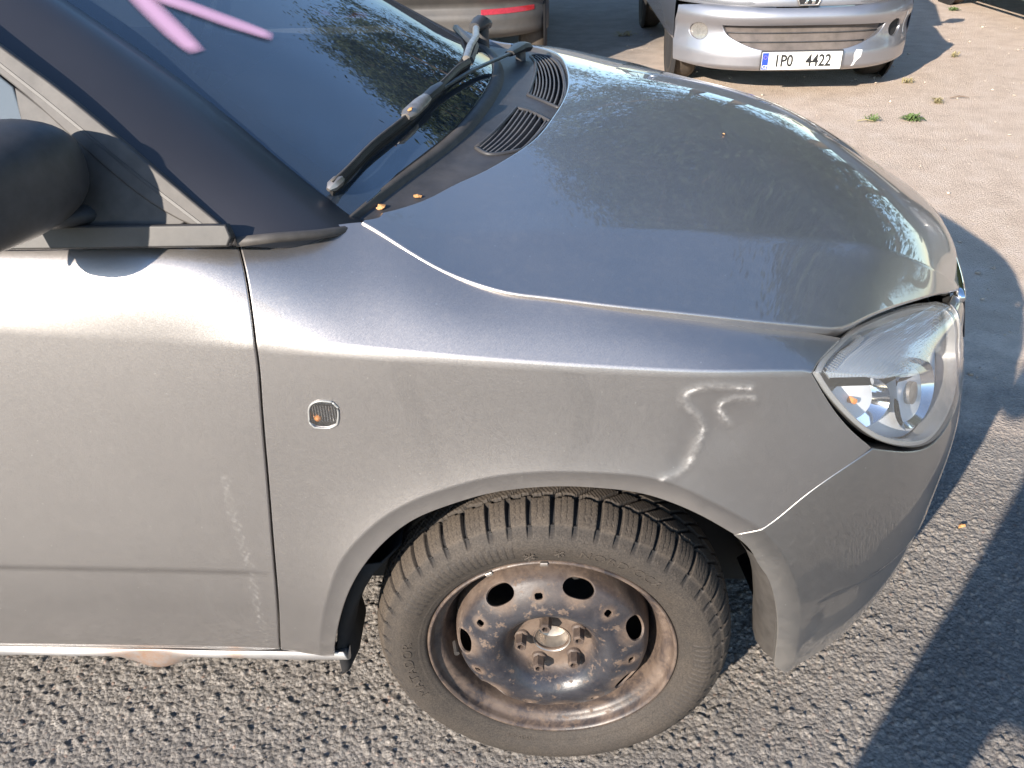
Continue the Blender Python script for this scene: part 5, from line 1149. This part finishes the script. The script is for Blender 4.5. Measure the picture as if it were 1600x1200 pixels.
# number plate
plx, plz = -.006, .2475
pl = link('number_plate', None or bpy.data.meshes.new('x'), None, pcar); bpy.data.objects.remove(pl)
mb = MB(); mb.box((plx, -.018, plz), (.535, .014, .124), bev=.003); holder = mb.build('plate_holder', M['black_plastic'], pcar, smooth=True)
mb = MB(); mb.box((plx, -.027, plz-.002), (.520, .003, .110), bev=.001); pl = mb.build('number_plate', M['plate_white'], holder, smooth=True)
mb = MB(); mb.box((plx-.238, -.0292, plz-.002), (.040, .0014, .104)); mb.build('plate_band', M['plate_blue'], pl)
def txt(body, x, z, size, y, m, parent, sx=1., nm='lettering', bold=.0):
    cu = bpy.data.curves.new('t', 'FONT'); cu.body = body; cu.size = size; cu.extrude = .0005; cu.resolution_u = 3; cu.offset = bold; cu.align_x = 'CENTER'
    o = bpy.data.objects.new('t', cu); COL.objects.link(o); bpy.context.view_layer.update()
    me = bpy.data.meshes.new_from_object(o.evaluated_get(bpy.context.evaluated_depsgraph_get())); bpy.data.objects.remove(o)
    for v in me.vertices: a_, b_, c_ = v.co; v.co = (x+a_*sx, y-c_, z+b_)
    me.materials.clear(); return link(nm, me, m, parent)
txt('1P0', plx-.118, plz-.036, .104, -.0295, M['plate_ink'], pl, .80, bold=.0022); txt('4422', plx+.110, plz-.036, .104, -.0295, M['plate_ink'], pl, .80, bold=.0022)
txt('CZ', plx-.238, plz-.046, .026, -.0305, M['plate_white'], pl, .9, bold=.0006)
mb = MB()
for k_ in range(12):
    a_ = k_*math.pi/6; mb.box((plx-.238+.011*math.cos(a_), -.0303, plz+.022+.011*math.sin(a_)), (.0028, .0008, .0028), Matrix.Rotation(.78, 3, 'Y'))
mb.build('star_ring', M['orange_leaf'], pl)
# bonnet front with the lion badge, upper slot, headlamps
HN = bumper_net(1.60, [(.565, .035), (.60, .03), (.64, .045), (.69, .09), (.74, .17)], wrap=.42)
hf = panel('bonnet_front', HN, [(-.79, .572), (-.4, .570), (0, .568), (.4, .570), (.79, .572), (.78, .66), (.6, .73), (0, .735), (-.6, .73), (-.78, .66)], M['far_silver_paint'], pcar, res=.04, hem=.02, attrs=zero_att)
for sg in (-1, 1): panel('headlamp', HN, [(sg*.34, .588), (sg*.50, .582), (sg*.70, .60), (sg*.76, .66), (sg*.72, .715), (sg*.55, .68)], M['rep_lens'], pcar, res=.03, hem=.01, r=.004, off=.006)
sh = [(-.072, .700), (-.078, .64), (-.058, .578), (.058, .578), (.078, .64), (.072, .700), (0, .712)]
bd = panel('badge', HN, sh, M['inner_black'], hf, res=.02, hem=.012, off=.010)
mb = MB(); q = smooth_poly(sh, .02, True, 30); q = np.vstack([q, q[:1]]); mb.tube(HN.ev(q[:, 0], q[:, 1])+np.array((0, -.013, 0)), .006, 6); mb.build('badge_frame', M['dull_metal'], bd, smooth='all')
lion = [(-.030, .588), (-.012, .586), (-.008, .600), (.004, .612), (.022, .598), (.018, .588), (.036, .586), (.038, .602), (.026, .622), (.022, .640), (.040, .636), (.044, .644), (.024, .654), (.020, .676), (.006, .692), (-.014, .690), (-.024, .678), (-.012, .672), (-.012, .660), (-.034, .662), (-.040, .652), (-.014, .646), (-.012, .632), (-.036, .636), (-.042, .628), (-.016, .618), (-.016, .604)]
panel('lion_emblem', HN, lion, M['chrome'], bd, res=.01, hem=.004, r=.0012, off=.013)
# dark estate seen from behind at the upper left
suv = parked('dark_blue_estate', (-.92, 5.55, 0), 0, 1.84, 4.5, (.82, .95, 1.0), 'far_blue_paint', 'dark blue estate car with grey plastic rear bumper and a red reflector', front=False, wheels=(.62, 3.4), roof=1.6, beltz=1.0, lowz=.33, wr=1.12, nose_y=.02)
SN = bumper_net(1.84, [(.31, .10), (.34, .03), (.40, .005), (.46, .0), (.49, .012), (.52, .03), (.56, .02), (.60, -.02), (.64, -.03), (.68, .0)], wrap=.34, pw=4.5)
sb = panel('rear_bumper', SN, [(-.90, .34), (-.6, .312), (0, .312), (.6, .312), (.905, .34), (.91, .5), (.90, .66), (.5, .675), (0, .675), (-.5, .675), (-.90, .66), (-.91, .5)], M['far_bumper_plastic'], suv, res=.03, hem=.02, r=.01)
for sg in (-1, 1): panel('reflector', SN, [(sg*.42, .482), (sg*.80, .492), (sg*.80, .520), (sg*.42, .512)], M['red_reflector'], suv, res=.02, hem=.008, r=.004, off=.004)
panel('tailgate', SN, [(-.86, .69), (.86, .69), (.84, 1.0), (-.84, 1.0)], M['far_blue_paint'], suv, res=.06, hem=.01, off=.0, attrs=zero_att)
# dark car at the upper right, and one more behind the silver one
dk = parked('black_saloon', (5.22, 5.5, 0), 0, 1.78, 4.6, (.62, .78, .88), 'far_dark_paint', 'black saloon with a pale strip along its lower edge, top right', wheels=(.85, 3.75), lowz=.26, roof=1.42)
DN = bumper_net(1.76, [(.20, .06), (.215, .02), (.26, .0), (.40, -.02), (.55, 0), (.64, .06)], wrap=.5, pw=2.6)
panel('front_bumper', DN, [(-.87, .24), (-.4, .215), (.4, .215), (.87, .24), (.87, .6), (.4, .63), (-.4, .63), (-.87, .6)], M['far_dark_paint'], dk, res=.04, hem=.02, attrs=zero_att)
mb = MB(); q = np.linspace(-.87, .87, 30); mb.tube(DN.ev(q, np.full(30, .225))+np.array((0, -.004, 0)), .014, 6); mb.build('bumper_lip', M['far_silver_paint'], dk, smooth='all')
mb = MB(); mb.box((-.885, 2.3, .262), (.02, 2.2, .05), bev=.008); mb.build('sill_strip', M['plate_white'], dk, smooth=True)
bk = parked('grey_hatchback', (3.35, 10.0, 0), math.radians(2), 1.70, 4.1, (.66, .80, .88), 'far_dark_paint', 'dark hatchback mostly hidden behind the silver parked car, only its tyre showing', wheels=(.62, 3.1), lowz=.25)
# ---------------------------------------------------------------- trees beyond the yard (they are what the bonnet and windscreen mirror)
simple('tree_bark', (.10, .075, .055), .9, 0, 0, .35, 8)
a = N('tree_leaf'); co = a.n('ObjectInfo').outputs['Random']; ge = a.n('NewGeometry').outputs['Position']
c = a.ramp(a.noise(2.2, 4, .6, ge), [(.25, (.018, .034, .016)), (.5, (.036, .055, .025)), (.75, (.068, .088, .040))])
df = a.n('BsdfTranslucent'); a.t.links.new(c, df.inputs[0]); a.p(Base_Color=c, Roughness=.6, Specular_IOR_Level=.3); ms = a.n('MixShader'); ms.inputs[0].default_value = .18
a.t.links.new(a.b.outputs[0], ms.inputs[1]); a.t.links.new(df.outputs[0], ms.inputs[2]); a.t.links.new(ms.outputs[0], a.out.inputs[0]); M['tree_leaf'] = a.m
def make_tree(seed, Ht, Rc, nl):
    r_ = np.random.default_rng(seed); mb = MB(); tips = []
    mb.tube([(0, 0, -.1), (.05, .03, Ht*.2), (-.05, .08, Ht*.45), (.05, 0, Ht*.8)], [.26, .2, .15, .05], 10)
    for i in range(16):
        a_ = i*2.4; z0 = Ht*(.22+.6*i/16); l = Rc*(1.05-.5*i/16); e_ = Vector((math.cos(a_)*l, math.sin(a_)*l, z0+l*(.35+.3*r_.random()))); s_ = Vector((0, 0, z0)); m_ = s_.lerp(e_, .5)+Vector((0, 0, -.2))
        mb.tube([s_, m_, e_], [.09, .06, .02], 6)
        for t in (.45, .7, .9, 1.05): tips.append(s_.lerp(e_, t)+Vector(r_.normal(size=3)*.35))
    tips += [Vector((r_.normal()*.4, r_.normal()*.4, Ht*(.8+.22*r_.random()))) for _ in range(8)]
    C_ = np.array(tips); k = r_.integers(0, len(C_), nl); P = C_[k]+r_.normal(size=(nl, 3))*np.array((.50, .50, .38))*(.55+.8*r_.random((nl, 1))); s_ = .045+.05*r_.random((nl, 1))
    a1 = r_.normal(size=(nl, 3)); a1 /= np.linalg.norm(a1, axis=1)[:, None]; a2 = np.cross(a1, r_.normal(size=(nl, 3))); a2 /= np.linalg.norm(a2, axis=1)[:, None]
    V = np.stack([P-a1*s_, P+a2*s_*.55, P+a1*s_, P-a2*s_*.55], 1).reshape(-1, 3); F = np.arange(nl*4).reshape(-1, 4)
    return mb, mesh('crown', V, F, False)
protos = []
for sd, Ht, Rc in ((1, 9.5, 3.0), (2, 12.0, 3.4), (3, 7.5, 2.8)):
    mb, cr = make_tree(sd, Ht, Rc, 30000); t0 = mb.build('trunk', M['tree_bark'], None, smooth='all'); me_t = t0.data; bpy.data.objects.remove(t0); protos.append((me_t, cr))
for i, (x, y, p_, s_, rz) in enumerate(TREES):
    e = empty('broadleaf_tree', (x, y, 0), rz, label='broadleaf tree mirrored in the bonnet and windscreen, standing beyond the yard', cat='tree', group='trees beyond the yard'); e.scale = (s_, s_, s_)
    link('trunk', protos[p_][0], M['tree_bark'], e); link('crown', protos[p_][1], M['tree_leaf'], e)
# ---------------------------------------------------------------- the person taking the photograph (their shadow falls across the tarmac)
simple('jeans_cloth', (.05, .07, .12), .9, 0, 0, .2, 90); simple('jacket_cloth', (.06, .06, .065), .9, 0, 0, .2, 90); simple('skin', (.52, .33, .24), .55, 0, 0, .06, 20); simple('hair', (.05, .035, .025), .7, 0, 0, .3, 120); simple('shoe', (.03, .03, .03), .6)
PB = Vector((-.195, -1.445, 0)); yawp = math.atan2(.60, .27); FX = Vector((math.cos(yawp), math.sin(yawp), 0)); SX = Vector((FX.y, -FX.x, 0))   # facing, own right side
def W(f, s, z): return PB+FX*f+SX*s+Vector((0, 0, z))
def skin_body(name, joints, edges, m, parent, sub=2):
    me = bpy.data.meshes.new(name); me.from_pydata([j[0] for j in joints], edges, []); o = bpy.data.objects.new(name, me); COL.objects.link(o); o.parent = parent
    if parent: o.matrix_parent_inverse = parent.matrix_basis.inverted()
    o.modifiers.new('sk', 'SKIN'); lay = me.skin_vertices[0].data if len(me.skin_vertices) else None
    if lay is None:
        return o
    for i, j in enumerate(joints): lay[i].radius = j[1]; lay[i].use_root = (i == 0)
    md = o.modifiers.new('ss', 'SUBSURF'); md.levels = sub; md.render_levels = sub; me.materials.append(m); return o
ph = empty('person', PB, 0, label='person in dark jacket and jeans holding a phone out over the car', cat='person')
cp = Vector(CAM_AT); phone_c = cp-fw*.02
hl_ = phone_c-rt*.062-up*.01-fw*.012; hr_ = phone_c+rt*.062-up*.01-fw*.012
J = [(W(0, 0, .96), (.14, .11)), (W(.01, 0, 1.12), (.14, .11)), (W(.02, 0, 1.32), (.17, .12)), (W(.01, 0, 1.45), (.10, .08)), (W(.03, 0, 1.55), (.055, .06)),
     (W(.05, 0, 1.64), (.078, .09)), (W(.05, 0, 1.74), (.075, .088)),
     (W(.01, -.19, 1.42), (.062, .062)), (W(.16, -.20, 1.20), (.045, .045)), (hl_-FX*.07, (.026, .03)),
     (W(.01, .19, 1.42), (.062, .062)), (W(.16, .20, 1.20), (.045, .045)), (hr_-FX*.07, (.026, .03)),
     (W(0, -.12, .84), (.080, .085)), (W(.03, -.21, .47), (.056, .058)), (W(-.02, -.29, .09), (.042, .045)), (W(.10, -.29, .035), (.045, .03)), (W(.18, -.295, .03), (.035, .022)),
     (W(0, .12, .84), (.080, .085)), (W(.03, .21, .47), (.056, .058)), (W(-.02, .29, .09), (.042, .045)), (W(.10, .29, .035), (.045, .03)), (W(.18, .295, .03), (.035, .022))]
E = [(0, 1), (1, 2), (2, 3), (3, 4), (4, 5), (5, 6), (3, 7), (7, 8), (8, 9), (3, 10), (10, 11), (11, 12), (0, 13), (13, 14), (14, 15), (15, 16), (16, 17), (0, 18), (18, 19), (19, 20), (20, 21), (21, 22)]
def ensure_skin(o):
    return o
import bmesh
def skin_obj(name, joints, edges, m, sub=2):
    bm = bmesh.new(); ly = bm.verts.layers.skin.verify(); vs = []
    for i, (p_, r_) in enumerate(joints):
        v = bm.verts.new(p_-PB); v[ly].radius = r_; v[ly].use_root = (i == 0); vs.append(v)
    for a_, b_ in edges: bm.edges.new((vs[a_], vs[b_]))
    me = bpy.data.meshes.new(name); bm.to_mesh(me); bm.free(); o = link(name, me, m, ph)
    o.modifiers.new('sk', 'SKIN'); md = o.modifiers.new('ss', 'SUBSURF'); md.levels = sub; md.render_levels = sub
    for p_ in me.polygons: p_.use_smooth = True
    return o
# clothes: jacket and jeans follow the body; skin shows at head and hands
body = skin_obj('body', J, E, M['jacket_cloth'])
jn = [(q_[0], (q_[1][0]+.006, q_[1][1]+.006)) for q_ in (J[0], J[13], J[14], J[15], J[18], J[19], J[20])]
skin_obj('jeans', jn, [(0, 1), (1, 2), (2, 3), (0, 4), (4, 5), (5, 6)], M['jeans_cloth'])
hd = [(W(.055, 0, 1.60), (.062, .075)), (W(.055, 0, 1.67), (.082, .098)), (W(.045, 0, 1.745), (.080, .095))]
hdm = skin_obj('head', hd, [(0, 1), (1, 2)], M['skin'])
mb = MB(); c_ = Vector((0, 0, 0))
def hp(f, s, z): return W(f, s, z)-PB
mb.tube([hp(.150, 0, 1.69), hp(.172, 0, 1.665), hp(.150, 0, 1.655)], [.008, .013, .012], 8); mb.build('nose', M['skin'], ph, smooth=True)
for s_ in (-1, 1):
    mb = MB(); mb.tube([hp(.133, s_*.032, 1.695), hp(.148, s_*.032, 1.695)], [.012, .006], 8); mb.build('eye', M['plate_white'], ph, smooth=True)
    mb = MB(); mb.tube([hp(.04, s_*.083, 1.66), hp(.04, s_*.092, 1.69), hp(.035, s_*.087, 1.715)], [.008, .014, .009], 8, flat=.5); mb.build('ear', M['skin'], ph, smooth=True)
mb = MB(); mb.tube([hp(.146, -.022, 1.628), hp(.152, 0, 1.626), hp(.146, .022, 1.628)], .005, 6); mb.build('mouth', M['red_reflector'], ph, smooth=True)
mb = MB(); mb.lathe([(.0, .125), (.055, .112), (.088, .075), (.100, .03), (.098, -.02), (.090, -.05)], 24, tuple(hp(.035, 0, 1.70)), axis='Z'); mb.build('hair', M['hair'], ph, smooth='all')
for sgn, hc in ((-1, hl_), (1, hr_)):
    jj_ = [(hc-FX*.065, (.024, .026)), (hc-FX*.02-up*.015, (.032, .018))]; ee = [(0, 1)]
    for k_, (dz, ln) in enumerate(((.03, .9), (.010, 1.), (-.010, .95), (-.028, .75))):
        b_ = len(jj_); base = hc+up*dz-FX*.005+rt*sgn*.022; mid = base+fw*.028*ln+rt*sgn*.006; tip = mid-rt*sgn*.03*ln+fw*.004
        jj_ += [(base, (.0085, .0085)), (mid, (.008, .008)), (tip, (.007, .007))]; ee += [(1, b_), (b_, b_+1), (b_+1, b_+2)]
    b_ = len(jj_); jj_ += [(hc-up*.035+rt*sgn*.005-fw*.004, (.010, .010)), (hc-up*.028-rt*sgn*.022-fw*.006, (.0085, .0085))]; ee += [(1, b_), (b_, b_+1)]
    skin_obj('hand', jj_, ee, M['skin'])
mb = MB(); Rm = Matrix((rt, up, -fw)).transposed(); mb.box(cp-fw*.016, (.158, .075, .008), Rm, bev=.003); pho = mb.build('phone', M['inner_black'], None, smooth=True, label='black phone held level in both hands above the car', cat='phone')
